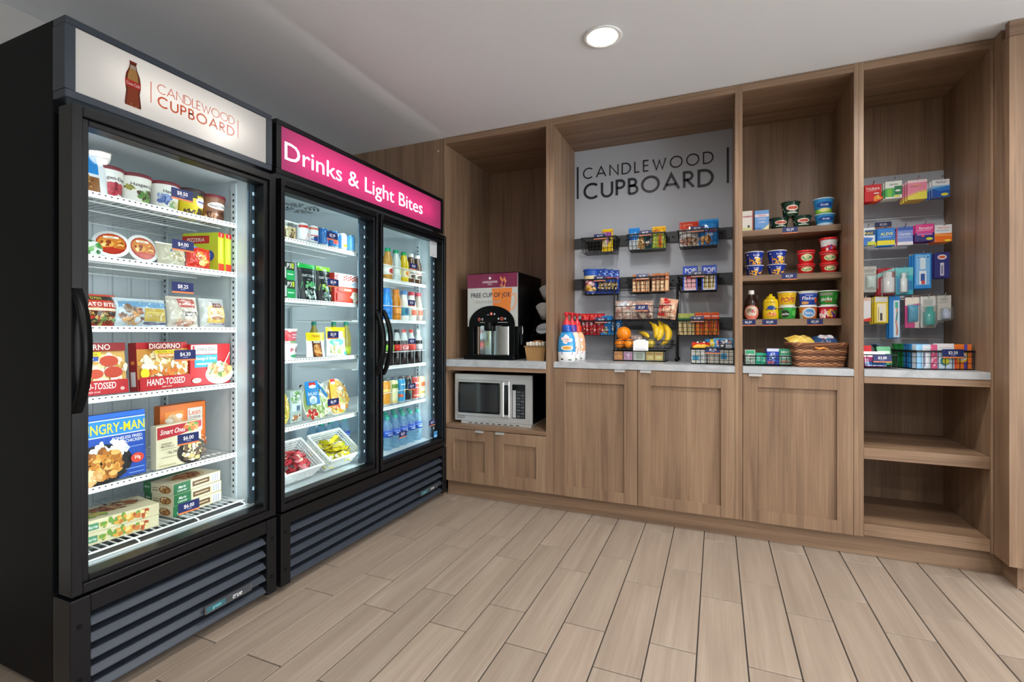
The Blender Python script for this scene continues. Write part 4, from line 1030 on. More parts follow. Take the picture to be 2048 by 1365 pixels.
for i, (y, x) in enumerate(((2.095, -1.93), (2.06, -2.02), (2.10, -2.10), (1.99, -2.08))):
    bottle('dressing_jar', ('nearest', 'second', 'third', 'farthest')[i] + ' dark-lidded jar behind the orange labelled salad', 'jar', (x, y, Z), HP, [(.025, 0), (.029, .004), (.029, .10), (.024, .12), (.022, .13)], '#6f7c4a', '#a3a86a', (.02, .07), '#2a211e', .024, .018, 'dark lidded jars')
# floor of the cooler: pierced white baskets with wrapped snacks
def pbasket(label, loc, rz, w, d, h, tilt):
    t = thing('plastic_basket', label, 'basket', loc, rz, 'white pierced plastic baskets', rot=(tilt, 0, rz))
    b = MB(); k = .86
    def wall(p0, p1, q0, q1):      # bottom edge p, top edge q
        p0, p1, q0, q1 = map(Vector, (p0, p1, q0, q1))
        L = (q1 - q0).length; n = max(4, int(L / .0135)); r = 6
        def at(a, c): return (p0 + (p1 - p0) * a) * (1 - c) + (q0 + (q1 - q0) * a) * c
        for i in range(n + 1): b.bar(at(i / n, 0), at(i / n, 1), .0026, 'white_plastic')
        for j in range(r + 1): b.bar(at(0, j / r), at(1, j / r), .0028, 'white_plastic')
    B = [(-w / 2 * k, -d / 2 * k, .002), (w / 2 * k, -d / 2 * k, .002), (w / 2 * k, d / 2 * k, .002), (-w / 2 * k, d / 2 * k, .002)]
    T = [(-w / 2, -d / 2, h), (w / 2, -d / 2, h), (w / 2, d / 2, h), (-w / 2, d / 2, h)]
    for i in range(4): wall(B[i], B[(i + 1) % 4], T[i], T[(i + 1) % 4])
    b.build('pierced_wall', t)
    r = MB()
    for i in range(4):
        r.bar(T[i], T[(i + 1) % 4], .0065, 'white_plastic', seg=6)
    r.build('rim', t)
    MB().box(-w / 2 * k, w / 2 * k, -d / 2 * k, d / 2 * k, 0, .004, 'white_plastic').build('base', t)
    return Matrix.Translation(loc) @ Matrix.Rotation(rz, 4, 'Z') @ Matrix.Rotation(tilt, 4, 'X')
def sachets(name, lab, group, M, sx, sy, cols, n, seed):
    rn = random.Random(seed)
    for i in range(n):
        u = (rn.random() - .5) * sx; v = (rn.random() - .56) * sy
        zz = .016 + .0026 * i ** .6 * 3 * max(.2, 1 - (u / sx * 1.6) ** 2 - (v / sy) ** 2)
        c = cols[i % len(cols)]
        b = MB().grid(lambda p, q: ((p - .5) * .056, (q - .5) * .042, .008 * math.sin(3.14 * p) * math.sin(3.14 * q) + .003 * math.sin(7 * p + i) * math.sin(5 * q)), 6, 5, 'gloss', c)
        b.grid(lambda p, q: ((.5 - p) * .056, (q - .5) * .042, -.008 * math.sin(3.14 * p) * math.sin(3.14 * q)), 6, 5, 'gloss', c)
        draw(b, lambda u_, v_, o: (u_, v_ - .012, .0098 + o), .03, .024, [('e', .5, .5, .4, .4, ['#f2ead2', '#e8d8d4'][seed % 2])], m='gloss')
        pos = M @ Vector((u, v, zz))
        o = b.build(name, None, pos, rot=(rn.uniform(-.6, .6), rn.uniform(-.1, .9), rn.random() * 6.28))
        tag(o, lab, 'snack packet', group)
ZF = .388; TL = .63
for y, nm, cl in ((1.705, 'left', 'red'), (1.975, 'right', 'yellow')):
    tag(MB().prism([(.066, 0), (-.066, 0), (-.066, .090)], 1, -.09, .09, 'white_plastic').build('display_riser', None, (-1.912, y, ZF - .001)), 'white wedge riser under the ' + nm + ' pierced basket of ' + cl + ' packets', 'riser')
M = pbasket('white pierced plastic basket of red packets at the left of the cooler floor', (-1.896, 1.705, ZF + .052), HP, .225, .19, .085, TL)
sachets('red_snack_packet', 'small red wrapped packet in the left white pierced basket', 'red packets in the left basket', M, .175, .125, ['#c9434a', '#d8606a', '#b8323c', '#e0909a', '#a82a36'], 46, 2)
M = pbasket('white pierced plastic basket of yellow packets right of the red ones', (-1.896, 1.975, ZF + .052), HP, .225, .19, .085, TL)
sachets('yellow_snack_packet', 'small yellow wrapped packet in the right white pierced basket', 'yellow packets in the right basket', M, .175, .125, ['#d8c41e', '#e6d838', '#c2ac18', '#ddcf60', '#b8b42a'], 50, 3)
carton('brown_carton', 'brown cardboard carton standing behind the white baskets', 'box', (-2.20, 1.72, ZF), HP, .34, .16, .20, '#9a7a58', [('b', .6, .55, .2, .25, ['#a8603c', '#8a4a34', '#b8906a'], 20, .06)])

def H2O(loc, label):
    return bottle('water_bottle', label, 'drink bottle', loc, HP, [(.026, 0), (.0315, .006), (.0300, .02), (.0315, .035), (.0300, .05), (.0315, .065), (.0315, .125), (.028, .145), (.013, .178), (.0125, .186)], '#cfeaf6', '#2350b4', (.078, .118), '#24a08a', .014, .014, 'blue labelled water bottles', 'water', [('r', 0, .62, 1, .7, '#9fb8e8'), ('t', 'water', .5, .4, .3, '#e6eefa', .7)])
NM = ['first', 'second', 'third', 'fourth', 'fifth']
for j in range(3):
    for i in range(5):
        H2O((-1.835 - .068 * j, 2.395 + .079 * i, ZF), NM[i] + ' from the left in the ' + ('front', 'middle', 'back')[j] + ' row of water bottles behind the right cooler door')
for i in range(3):
    for j in range(2):
        H2O((-2.06 - .066 * j, 2.095 + .068 * i - (.0 if i < 2 else -.05), ZF), NM[i] + ' water bottle of the ' + ('nearer', 'farther')[j] + ' row behind the yellow packet basket')

# ------------------------------------------------------------------ two-door cooler, right door
JU = [(.026, 0), (.031, .005), (.031, .10), (.030, .125), (.018, .160), (.0175, .175)]
Z = 1.418
for y, liq, lab, cap, cm, name in (
    (2.412, '#b8863c', '#e9e4d8', '#1f9a6a', [('e', .55, .4, .3, .3, '#b53a34')], 'amber juice bottle with green cap, leftmost on the top drinks shelf'),
    (2.494, '#c9d6d2', '#dfe9e4', '#25a070', [('e', .7, .4, .22, .3, '#d8d43a')], 'pale clear juice bottle with green cap'),
    (2.576, '#e0c21e', '#eee6c0', '#2aa35e', [('e', .6, .45, .3, .32, '#e0822a')], 'yellow juice bottle with green cap'),
    (2.652, '#5a3a22', '#e6e0d6', '#efece6', [('e', .5, .25, .35, .25, '#4a2e20'), ('r', .1, .6, .9, .7, '#3a2a22')], 'brown iced coffee bottle with white cap, left of two'),
    (2.725, '#4e3220', '#e2dcd2', '#ece8e2', [('e', .5, .25, .35, .25, '#43281c'), ('r', .1, .6, .9, .7, '#b84a34')], 'brown iced coffee bottle with white cap, at the right end')):
    bottle('juice_bottle', name, 'drink bottle', (-1.845, y, Z), HP, JU, liq, lab, (.03, .085), cap, .0185, .018, 'bottles on the top drinks shelf', 'gloss', cm)
Z = 1.175
SP = [(.029, 0), (.033, .006), (.030, .05), (.033, .095), (.033, .12), (.020, .158), (.019, .17)]
MK = [(.028, 0), (.032, .005), (.032, .085), (.024, .13), (.019, .158), (.0185, .168)]
for y, pr, liq, lab, cap, cm, name in (
    (2.405, SP, '#2f86cf', '#2a78c4', '#2f7ccf', [], 'blue sports drink bottle at the left of the second drinks shelf'),
    (2.494, SP, '#d98a24', '#e08a2c', '#d8802a', [('r', .2, .2, .8, .8, '#f0a850')], 'orange sports drink bottle'),
    (2.576, MK, '#eef0ea', '#4aa8c4', '#4a86c4', [('e', .5, .5, .3, .4, '#1f5f86')], 'white milk bottle with blue cap and teal label'),
    (2.660, MK, '#efefe6', '#e8e6da', '#c23a4e', [('r', .15, .1, .85, .7, '#d8603c')], 'white milk bottle with red cap'),
    (2.736, MK, '#a8968c', '#cbb8a6', '#b8404c', [('r', .15, .1, .85, .7, '#b8604a')], 'greyish chocolate milk bottle with red cap at the right end')):
    bottle('drink_bottle', name, 'drink bottle', (-1.845, y, Z), HP, pr, liq, lab, (.03, .085), cap, .021, .02, 'bottles on the second drinks shelf', 'gloss', cm)
Z = .896
CK = [(.024, 0, '#1c1310'), (.030, .010), (.028, .045), (.031, .08, '#1c1310'), (.0295, .125), (.027, .15, '#c9d2d4'), (.0135, .192, '#c9d2d4'), (.0125, .205, '#c9d2d4')]
for y, lab, cap, cm, name in (
    (2.425, '#7fae3a', '#3f9a5a', [], 'green labelled soda bottle behind the door handle'),
    (2.500, '#d42a24', '#2a2a2a', [], 'cola bottle with plain red label, left of the red capped pair'),
    (2.575, '#c9322c', '#d8382c', [('t', 'Cola', .5, .5, .6, '#f6eeea', .8, .02, .3)], 'cola bottle with white script on its red label'),
    (2.655, '#d2302a', '#d8402c', [], 'red capped cola bottle behind the third drinks price tag'),
    (2.735, '#a8a0a0', '#dfe2e4', [('r', .2, .2, .8, .8, '#c9c4c4')], 'cola bottle with a silver label and white cap')):
    bottle('cola_bottle', name, 'drink bottle', (-1.845, y, Z), HP, CK, '#1c1310', lab, (.088, .126), cap, .0145, .015, 'cola bottles on the third drinks shelf', 'gloss', cm)
for i in range(4):
    bottle('cola_bottle', NM[i] + ' cola bottle of the back row on the third drinks shelf', 'drink bottle', (-1.925, 2.46 + .078 * i, Z), HP, CK, '#1c1310', '#b82a26', (.088, .126), '#3a3434', .0145, .015, 'back row cola bottles')
Z = .654
CANS = [(2.388, '#d8902a', [('r', 0, .6, 1, .7, '#f0d070')], 'orange tall can half hidden by the door frame'),
    (2.462, '#e0dfae', [('r', .1, .7, .9, .9, '#5f8a2c'), ('p', [(.4, .1), (.6, .1), (.7, .6), (.45, .6)], '#6f9a34'), ('r', 0, 0, 1, .1, '#c9b870')], 'cream and green tall can'),
    (2.538, '#3f9fd2', [('e', .7, .5, .2, .12, '#e8d24a'), ('r', 0, .2, .4, .36, '#d8603a'), ('r', .2, .8, .8, .86, '#dff0f8')], 'sky blue tall can with a yellow spot'),
    (2.612, '#20262a', [('r', .3, .3, .7, .8, '#3f6a52'), ('r', .35, .6, .65, .66, '#c9d48a')], 'black tall can with green marks'),
    (2.690, '#c9504a', [('r', .1, .1, .9, .2, '#e09a8a'), ('r', .2, .75, .8, .82, '#f0c8b8')], 'coral red tall can behind the fourth price tag'),
    (2.762, '#e0cf9a', [('r', .2, .5, .8, .8, '#c9603a'), ('r', .2, .2, .8, .3, '#a88a3a')], 'cream tall can with a rust label at the right end')]
for y, c, cm, nm in CANS:
    can('tall_can', nm, 'drink can', (-1.845, y, Z), HP, .032, .152, c, cm, 'tall cans on the fourth drinks shelf')
for i in range(5):
    can('tall_can', NM[i] + ' tall can of the back row on the fourth drinks shelf', 'drink can', (-1.92, 2.42 + .078 * i, Z), HP, .032, .152, ['#c98a3a', '#7a8a4a', '#3a6a9a', '#2a2a2e', '#a8483c'][i], (), 'back row tall cans')
GX = -1.7065
for txt, y, z, lab in (('$2.79', 1.806, 1.541, 'the small cans'), ('$5.99', 1.812, 1.316, 'the red checked carton'), ('$3.29', 1.812, 1.064, 'the taller yellow pouch'), ('$6.99', 1.813, .738, 'the orange pasta salad'),
                       ('$3.50', 2.485, 1.481, 'the iced coffee bottles'), ('$3.25', 2.463, 1.256, 'the milk bottles'), ('$2.75', 2.468, 1.022, 'the cola bottles'), ('$3.79', 2.468, .748, 'the coral red can'), ('$2.25', 2.375, .476, 'the water bottles'), ('$1.99', 2.694, .489, 'the white inner wall, low right')):
    price(txt, 'dark blue price tag on the cooler glass before ' + lab, (GX, y, z), HP, group='price tags on the cooler glass')
b = MB().box(-.042, .042, 0, .0008, 0, .098, 'print', '#c9ced2')
draw(b, flat(0), .084, .098, [('r', .2, .82, .8, .87, '#8a9096'), ('r', .25, .1, .75, .13, '#9aa0a6')])
tag(b.build('notice_sticker', None, (GX, 2.708, 1.592), HP), 'pale grey paper notice on the glass at the top right of the cooler door', 'sticker')
b = MB().box(-.02, .02, 0, .0008, 0, .04, 'print', '#4a9fd8')
draw(b, flat(0), .04, .04, [('r', .15, .2, .85, .35, '#cfe6f6'), ('r', .15, .55, .85, .8, '#2f7fc0')])
tag(b.build('energy_sticker', None, (GX, 2.735, .405), HP), 'small blue sticker on the bottom right corner of the cooler glass', 'sticker')
# ------------------------------------------------------------------ coffee corner
t = thing('coffee_machine', 'black coffee machine with maroon and grey FREE CUP OF JOE front and steel bay', 'coffee machine', (-1.39, 2.93, 0.917))
w, h, dp = .38, .582, .46
MB().box(-w / 2, w / 2, .012, dp, 0, h, 'black_satin', bev=.006).build('housing', t)
f = MB().box(-w / 2 + .004, w / 2 - .004, .004, .014, .22, h - .006, 'gloss', '#c3c7c3', bev=.002)
mp = lambda u, v, o: (u, .004 - o, .22 + v)
fw, fh = w - .008, h - .226
mug = [(.50, .72), (.90, .72), (.86, .30), (.80, .06), (.60, .06), (.52, .40)]
draw(f, mp, fw, fh, [('r', 0, .735, 1, 1, '#7d2c4d'), ('e', .46, .915, .022, .024, '#f2eef0'), ('t', 'CANDLEWOOD', .46, .845, .042, '#f4eef2', -.30, .0), ('t', 'SUITES', .46, .80, .024, '#e6dce2', .1, .0),
    ('p', mug, '#e0823c'), ('p', [(.88, .62), (.97, .62), (.99, .48), (.94, .32), (.86, .30), (.865, .34), (.92, .36), (.955, .48), (.94, .58), (.88, .58)], '#d9a98a'),
    ('p', [(.66, .76), (.70, .83), (.66, .90), (.67, .95), (.73, .87), (.70, .80), (.72, .74)], '#d98a5a'), ('p', [(.72, .74), (.76, .81), (.73, .88), (.74, .94), (.79, .85), (.76, .79), (.77, .73)], '#d98a5a'),
    ('t', 'FREE CUP OF JOE', .47, .60, .085, '#34343f', -.78, .02), ('t', 'DECAF & REGULAR', .42, .47, .05, '#a8aaa8', .5)], m='gloss')
f.build('front_panel', t)
a = MB()
pts = [(-.168, .03)] + [(-.168 + .0, .22)] + [(.168 * math.cos(x), .235 + .125 * math.sin(x)) for x in [math.pi - math.pi * i / 20 for i in range(21)]] + [(.168, .22), (.168, .03)]
inner = [(-.135, .03), (-.126, .225), (.126, .225), (.135, .03)]
a.prism([(x, z) for x, z in pts[1:-1]], 1, -.006, .006, 'black_satin', '#2b3136')
draw(a, lambda u, v, o: (u, -.006 - o, .225 + v), .30, .13, [('e', .5, .62, .035, .09, '#c0463a'), ('e', .5, .62, .016, .04, '#f0dcd4'), ('e', .58, .60, .02, .05, '#b8c0c0'), ('r', .40, .55, .44, .58, '#c8cccc'),
    ('e', .2, .34, .035, .09, '#c0463a'), ('e', .2, .34, .02, .05, '#40484c'), ('e', .28, .34, .025, .07, '#8a9298'), ('r', .22, .16, .36, .19, '#aab0b2'), ('e', .76, .36, .04, .1, '#c8542f'), ('e', .76, .36, .02, .05, '#40484c'), ('e', .68, .36, .025, .06, '#9aa0a4'), ('e', .84, .36, .025, .06, '#9aa0a4'), ('r', .66, .16, .9, .19, '#aab0b2')])
a.build('control_arch', t)
MB().box(-.168, -.134, -.004, .012, .03, .225, 'black_satin', bev=.002).build('bay_cheek', t)
MB().box(.134, .168, -.004, .012, .03, .225, 'black_satin', bev=.002).build('bay_cheek', t)
c = MB().grid(lambda p, q: (.134 * math.sin((p - .5) * 3.1), .010 - .055 * math.cos((p - .5) * 3.1) * .8 + .02 , .032 + q * .193), 24, 1, 'mirror_steel')
c.build('steel_backsplash', t)
MB().lathe([(.026, .19), (.030, .20), (.030, .242), (.022, .252), (0, .254)], 20, 'black_satin', c=(0, -.048)).build('spout', t)
g = MB().box(-.185, .185, -.055, .012, 0, .03, 'black_satin', bev=.004)
for i in range(9): g.box(-.12 + i * .03 - .008, -.12 + i * .03 + .008, -.05, -.004, .03, .0315, 'rubber')
g.build('drip_tray', t)
s = MB()
for i in range(12): s.box(w / 2, w / 2 + .001, .30, .42, .30 + i * .018, .306 + i * .018, 'rubber')
s.build('side_vent', t)
s = MB().box(w / 2, w / 2 + .004, .05, .08, .10, .17, 'dark_rail').lathe([(.006, .17), (.008, .21), (.004, .225), (0, .226)], 10, 'chrome', c=(w / 2 + .006, .065))
s.build('side_lock', t)

t = thing('microwave', 'stainless steel microwave with dark window and keypad in the niche under the coffee machine', 'microwave', (-1.365, 2.885, .485), .035)
w, h, dp = .556, .335, .46
MB().box(-w / 2, w / 2, .02, dp, .018, h, 'black_satin', bev=.004).build('housing', t)
f = MB().box(-w / 2, w / 2, 0, .022, .018, h, 'steel', bev=.004)
draw(f, flat(0), w, h, [('r', .04, .10, .135, .155, '#2a2a2c'), ('r', .045, .108, .130, .148, '#c8cacc'), ('t', 'Amana', .0875, .128, .03, '#3a3a3c', .075)])
f.build('front_frame', t)
d = MB().box(-.205 - .045, .125, -.012, 0, .055, .295, 'steel', bev=.004)
do = d.build('door', t)
MB().box(-.243, .060, -.016, -.012, .075, .280, 'smoked', bev=.006).build('door_window', do)
MB().box(-.228, .045, -.0168, -.0158, .088, .266, 'dark_glass').build('window_screen', do)
MB().box(.090, .120, -.016, -.011, .075, .270, 'smoked', bev=.006).build('handle_recess', do)
MB().box(.070, .090, -.022, -.010, .060, .290, 'steel', bev=.004).build('door_handle', do)
k = MB().box(.142, .232, -.003, .0, .055, .275, 'gloss', '#1f2124', bev=.001)
k.box(.146, .228, -.0036, -.003, .242, .270, 'smoked')
k.box(.146, .168, -.0038, -.003, .06, .236, 'print', '#b9bcbe')
kp = k.build('keypad', t)
for i in range(9):
    for j in range(2):
        MB().box(.174 + j * .028, .198 + j * .028, -.0045, -.003, .062 + i * .0195, .076 + i * .0195, 'print', '#3d4146' if (i + j) % 2 else '#52575c', bev=.0008).build('key', kp)
b = MB().box(-w / 2 + .05, w / 2 - .004, -.004, dp - .03, 0, .017, 'steel', bev=.002)
for i in range(9): b.box(-.17 + i * .042, -.145 + i * .042, -.0046, -.003, .006, .011, 'rubber')
b.build('base_plate', t)

t = thing('cup_organizer', 'dark slanted cup organizer frame between the coffee machine and the cabinet side', 'organizer', (-1.075, 3.06, .917))
for x in (-.096, .096):
    MB().prism([(.02, 0), (.02, .10), (.245, .44), (.285, .44), (.285, 0), (.265, 0), (.265, .40), (.05, .07), (.05, 0)], 0, x - .004, x + .004, 'black_satin').build('side_frame', t)
MB().box(-.092, .092, .278, .284, 0, .44, 'black_satin').build('back_plate', t)
for y0, y1, z in ((.0, .08, .175), (.07, .16, .262), (.14, .25, .388)):
    MB().box(-.092, .092, y0 + .02, .278, z - .014, z - .008, 'black_satin').build('tier', t)
def paper_cup(x, y, z, tilt, label, r0=.030, r1=.042, hh=.095):
    c = thing('paper_cup', label, 'cup', (x, y, z), rot=(tilt, 0, 0), group='paper cups in the organizer')
    MB().lathe([(0, 0, '#ece9e4'), (r0, 0), (r1, hh), (r1 - .001, hh), (r0 - .001, .004), (0, .004)], 24, 'print').build('cup_wall', c)
    MB().tube([(r1 * math.cos(6.283 * i / 24), r1 * math.sin(6.283 * i / 24), hh) for i in range(24)], .0018, 5, 'print', '#f4f2ee', True).build('rolled_rim', c)
    return c
paper_cup(-1.098, 3.245, 1.330, .65, 'white paper cup in the upper tier of the organizer, opening forward')
paper_cup(-1.098, 3.175, 1.202, .65, 'white paper cup in the middle tier of the organizer')
t = thing('plastic_disc', 'white plastic drink lid lying tilted on the lowest tier of the organizer', 'drink lid', (-1.080, 3.10, 1.118), rot=(.60, 0, 0))
MB().lathe([(.052, 0, '#e9edf4'), (.053, .006), (.047, .008), (.046, .02), (.042, .021), (.04, .014), (0, .014)], 28, 'gloss').build('lid_disc', t)
t = thing('sleeve_box', 'tan kraft box of cup sleeves beside the coffee machine', 'box', (-1.066, 2.955, .917))
b = MB().lathe([(.082, 0, '#b08654'), (.098, .092, '#b08654')], 4, 'matte', smooth=False).xf(Matrix.Rotation(math.pi / 4, 4, 'Z'))
b.box(-.074, .074, -.074, .074, .088, .094, 'matte', '#8a6a46')
b.build('carton_body', t)
s = MB()
for i in range(6): s.box(-.062 + i * .021, -.046 + i * .021, -.062, .058, .094, .118 + .004 * (i % 2), 'matte', '#f0ece4' if i % 2 else '#e4d8c4', bev=.003)
s.build('paper_sleeves', t)
s = MB().lathe([(.04, .118), (.03, .128), (0, .131)], 12, 'matte', '#a8713c'); s.build('brown_sleeve', t)

# ------------------------------------------------------------------ wire baskets on the grey wall
def wire_basket(label, loc, w, d, h, rz=0.0, nx=9, nz=4, group='black wire baskets on the snack wall', rimh=.010, hang=True, taper=.92):
    t = thing('wire_basket', label, 'basket', loc, rz, group)
    g = MB(); r = .0016
    def P(a, c, q):  # a across, c depth 0 front..1 back, q height 0..1
        k = taper + (1 - taper) * q
        return ((a - .5) * w * k, (c - .5) * d * k + (1 - k) * d / 2 * (1 if hang else 0), q * h)
    for i in range(nx + 1):
        a = i / nx
        g.tube([P(a, 0, 1), P(a, 0, 0), P(a, 1, 0), P(a, 1, 1)], r, 4, 'black_wire', smooth=False)
    nd = max(3, int(nx * d / w))
    for i in range(1, nd):
        c = i / nd
        g.tube([P(0, c, 1), P(0, c, 0), P(1, c, 0), P(1, c, 1)], r, 4, 'black_wire', smooth=False)
    for j in range(nz):
        q = j / nz
        g.tube([P(0, 0, q), P(1, 0, q), P(1, 1, q), P(0, 1, q)], r, 4, 'black_wire', closed=True, smooth=False)
    g.build('wire_grid', t)
    m = MB()
    for A, B in (((0, 0), (1, 0)), ((1, 0), (1, 1)), ((1, 1), (0, 1)), ((0, 1), (0, 0))):
        p, q = Vector(P(A[0], A[1], 1)), Vector(P(B[0], B[1], 1))
        m.box(min(p.x, q.x) - .0022, max(p.x, q.x) + .0022, min(p.y, q.y) - .0022, max(p.y, q.y) + .0022, h - rimh, h, 'black_wire')
    m.build('rim', t)
    if hang:
        m = MB().box(-w * .44, w * .44, d / 2, d / 2 + .008, h * .35, h, 'black_satin')
        m.build('hanger_plate', t)
    return t
BX = {1: -.718, 2: -.414, 3: -.106}
BZ = {1: 1.628, 2: 1.352, 3: 1.078}
YB = 3.212
NMX = {1: 'left', 2: 'middle', 3: 'right'}; NMZ = {1: 'top', 2: 'second', 3: 'third'}
for (r, c) in ((1, 1), (1, 2), (1, 3), (2, 1), (2, 2), (2, 3), (3, 1), (3, 3)):
    what = {(1, 1): 'holding one yellow packet', (1, 2): 'with blue, teal and yellow snack bags', (1, 3): 'with a red and a blue bag', (2, 1): 'full of blue packs', (2, 2): 'of brown cracker packs', (2, 3): 'with two blue pastry boxes', (3, 1): 'with red and blue packs', (3, 3): 'with cream and orange packs'}[r, c]
    wire_basket('black wire basket ' + what + ', ' + NMX[c] + ' on the ' + NMZ[r] + ' wall rail', (BX[c], YB, BZ[r]), .232, .13, .10)
YF = 3.185
def snack(name, lab, x, z, w, h, base, cmds, y=YF, d=.04, lean=.04, seed=0, grp=None, rz=0, roll=0):
    return pillow(name, lab, 'snack', (x, y, z), rz, w, d, h, base, cmds, grp, lean, .07, 'gloss', None, .003, None, seed, roll)
z = BZ[1] + .004
snack('candy_bag', 'tall yellow and purple packet standing alone in the top left basket', -.665, z, .072, .150, '#e8c41f', [('r', .08, .66, .9, .84, '#8a3f8f'), ('r', .08, .7, .45, .82, '#e6b8dc'), ('r', .0, .86, 1, .93, '#d89a2c'), ('r', .1, .2, .55, .5, '#efe6b4'), ('r', .45, .3, .65, .6, '#c98ac0'), ('e', .75, .5, .1, .14, '#4a3a1c')], seed=11)
snack('chip_bag', 'blue and silver bag at the left of the top middle basket', -.492, z, .070, .142, '#2a86d8', [('r', 0, 0, 1, .42, '#c4cfd8'), ('p', [(.3, .9), (.9, .8), (.6, .6)], '#58b4ee'), ('t', 'G', .3, .66, .14, '#f4f8fa', .3), ('r', .1, .42, .5, .58, '#1f5cb0')], seed=12)
snack('trail_mix_bag', 'tan nut bag between the blue and teal bags, top middle basket', -.448, z, .05, .095, '#b8935a', [('b', .5, .5, .4, .4, ['#e0c48a', '#8a5a30', '#c99a54', '#f0e0b8'], 36, .1)], seed=13)
snack('mint_bag', 'dark teal bag with a white mark, behind the top middle price tag', -.405, z, .085, .115, '#17494f', [('b', .5, .5, .4, .36, ['#1f6a70', '#0f2f38', '#2a8088', '#b8754a'], 40, .08), ('e', .5, .36, .12, .08, '#eef4f2')], y=YF + .01, seed=14)
snack('candy_bag', 'yellow bag with green stripes at right of the top middle basket', -.338, z, .082, .140, '#e6b01f', [('r', 0, 0, 1, .64, '#8aae3a'), ('r', .1, .05, .4, .6, '#c9d860'), ('r', .46, .02, .8, .62, '#e0961f'), ('r', .52, .1, .7, .5, '#c94a2a'), ('b', .5, .8, .4, .1, ['#c9702a', '#f2cc4a', '#a83a2a'], 12, .06)], seed=15)
snack('chip_bag', 'red and silver bag at the left of the top right basket', -.158, z, .112, .152, '#d8dada', [('r', 0, .68, 1, 1, '#d0402c'), ('b', .5, .84, .3, .08, ['#e8806a', '#b8301f'], 10, .06), ('p', [(.05, .38), (.95, .50), (.95, .64), (.05, .50)], '#34302e'), ('t', 'Chex', .5, .49, .1, '#f4f0ea', .6, .02, .3), ('e', .25, .62, .16, .06, '#c94a44'), ('b', .5, .18, .42, .14, ['#b89a78', '#8a5a3a', '#e0cdb0', '#6a4a34', '#b8504a'], 46, .07)], seed=16)
snack('chip_bag', 'bright blue bag of mixed snacks at right of the top right basket', -.045, z, .112, .158, '#1f82d0', [('r', 0, .86, 1, 1, '#2a94e0'), ('t', 'CHEX', .62, .54, .14, '#d8403a', .62, .04), ('t', 'MIX', .62, .38, .10, '#f0f6fa', .4), ('b', .32, .2, .26, .16, ['#d9a85a', '#b87a34', '#f0d8a0', '#8a4a24'], 30, .07), ('e', .5, .56, .02, .02, '#ffffff')], seed=17)
z = BZ[2] + .004
cup('cookie_canister', 'blue lidded canister of cookies at the left of the second row left basket', 'snack', (-.775, YF + .01, z), 0, .042, .052, .152, '#1f55b4', [('r', .1, .62, .95, .78, '#e0cfa0'), ('b', .45, .45, .3, .14, ['#b8304a', '#d86a7a', '#8a1f34', '#e8e0e4'], 26, .08), ('b', .5, .2, .36, .18, ['#d8a83a', '#b07a24', '#f0d890'], 34, .08), ('r', 0, 0, 1, .1, '#1c3a86')], '#1d52b0', .01)
for i in range(3):
    snack('cookie_bag', ('left', 'middle', 'right')[i] + ' of the three blue foil bags in the second row left basket', -.700 + .040 * i, z, .062, .165 - .006 * i, '#24479c', [('b', .5, .84, .4, .12, ['#3a62c4', '#1a2f70', '#8aa4e0'], 20, .08), ('p', [(.05, .54), (.95, .62), (.95, .76), (.05, .66)], '#d8b490'), ('r', .1, .6, .9, .66, '#c9503c'), ('b', .5, .34, .4, .18, ['#e6d08a', '#f4ecd0', '#c9a04a', '#8a8a3a', '#6a3a2a'], 40, .08), ('r', 0, .07, 1, .17, '#23306e')], y=YF + .004 * i, seed=20 + i, grp='blue foil bags', rz=.05 * (i - 1))
for i in range(2):
    for j in range(4):
        carton('cracker_pack', NM[j] + ' brown cracker pack of the ' + ('left', 'right')[i] + ' half in the second row middle basket', 'snack', (-.494 + .118 * i + .026 * j + .01, YF + .008 * (j % 2), z), .02 * (j - 2), .025, .06, .112 + .004 * (j % 2), '#c4835a', [('r', .1, .05, .9, .6, '#e6bf94'), ('r', .1, .62, .9, .9, '#b5603a'), ('r', .3, .1, .5, .55, '#f0d8b8'), ('t', 'Lance', .5, .76, .12, '#f4e4d4', .8)], top='#c98a5c', group='brown cracker packs', m='gloss')
for i, (x, c2, cm) in enumerate(((-.150, '#e07a9a', [('e', .5, .54, .3, .1, '#d8344e'), ('r', .14, .05, .9, .48, '#f0b4c0')]), (-.042, '#d8b04a', [('r', .16, .05, .36, .55, '#c9b06a'), ('r', .42, .05, .62, .55, '#b89a4a'), ('r', .68, .05, .84, .55, '#d8c88a')]))):
    carton('pastry_box', ('blue toaster pastry box with a pink pastry', 'blue toaster pastry box with tan pastries')[i] + ', second row right basket', 'snack', (x, YF - .005, z), 0, .085, .05, .148, '#2449b4', [('r', .05, .0, .95, .6, '#e6e8f0')] + cm + [('r', 0, .62, 1, 1, '#2a50c0'), ('t', 'POP', .5, .82, .2, '#f4f6fa', .7, .05), ('t', 'tarts', .5, .68, .07, '#f4f6fa', .4), ('r', .86, .7, .93, .95, '#8aa4e0'), ('r', 0, 0, .1, .6, '#2a50c0'), ('r', .9, 0, 1, .6, '#2a50c0')], [('r', .2, .1, .8, .9, '#1c3a94')], group='blue toaster pastry boxes')
z = BZ[3] + .004
for i in range(3):
    snack('licorice_pack', ('left', 'middle', 'right')[i] + ' red glossy pack in the third row left basket', -.815 + .052 * i, z, .056, .142, '#c4202c', [('b', .5, .76, .36, .18, ['#e84a3a', '#a0141f', '#f09a6a', '#d83040'], 20, .1), ('r', .1, .52, .9, .58, '#3a2a3a'), ('e', .4, .5, .2, .07, '#e8dce4'), ('b', .5, .24, .36, .18, ['#a01a24', '#e05a5a', '#f2d0c0', '#d8343a'], 22, .08)], seed=30 + i, grp='red glossy packs')
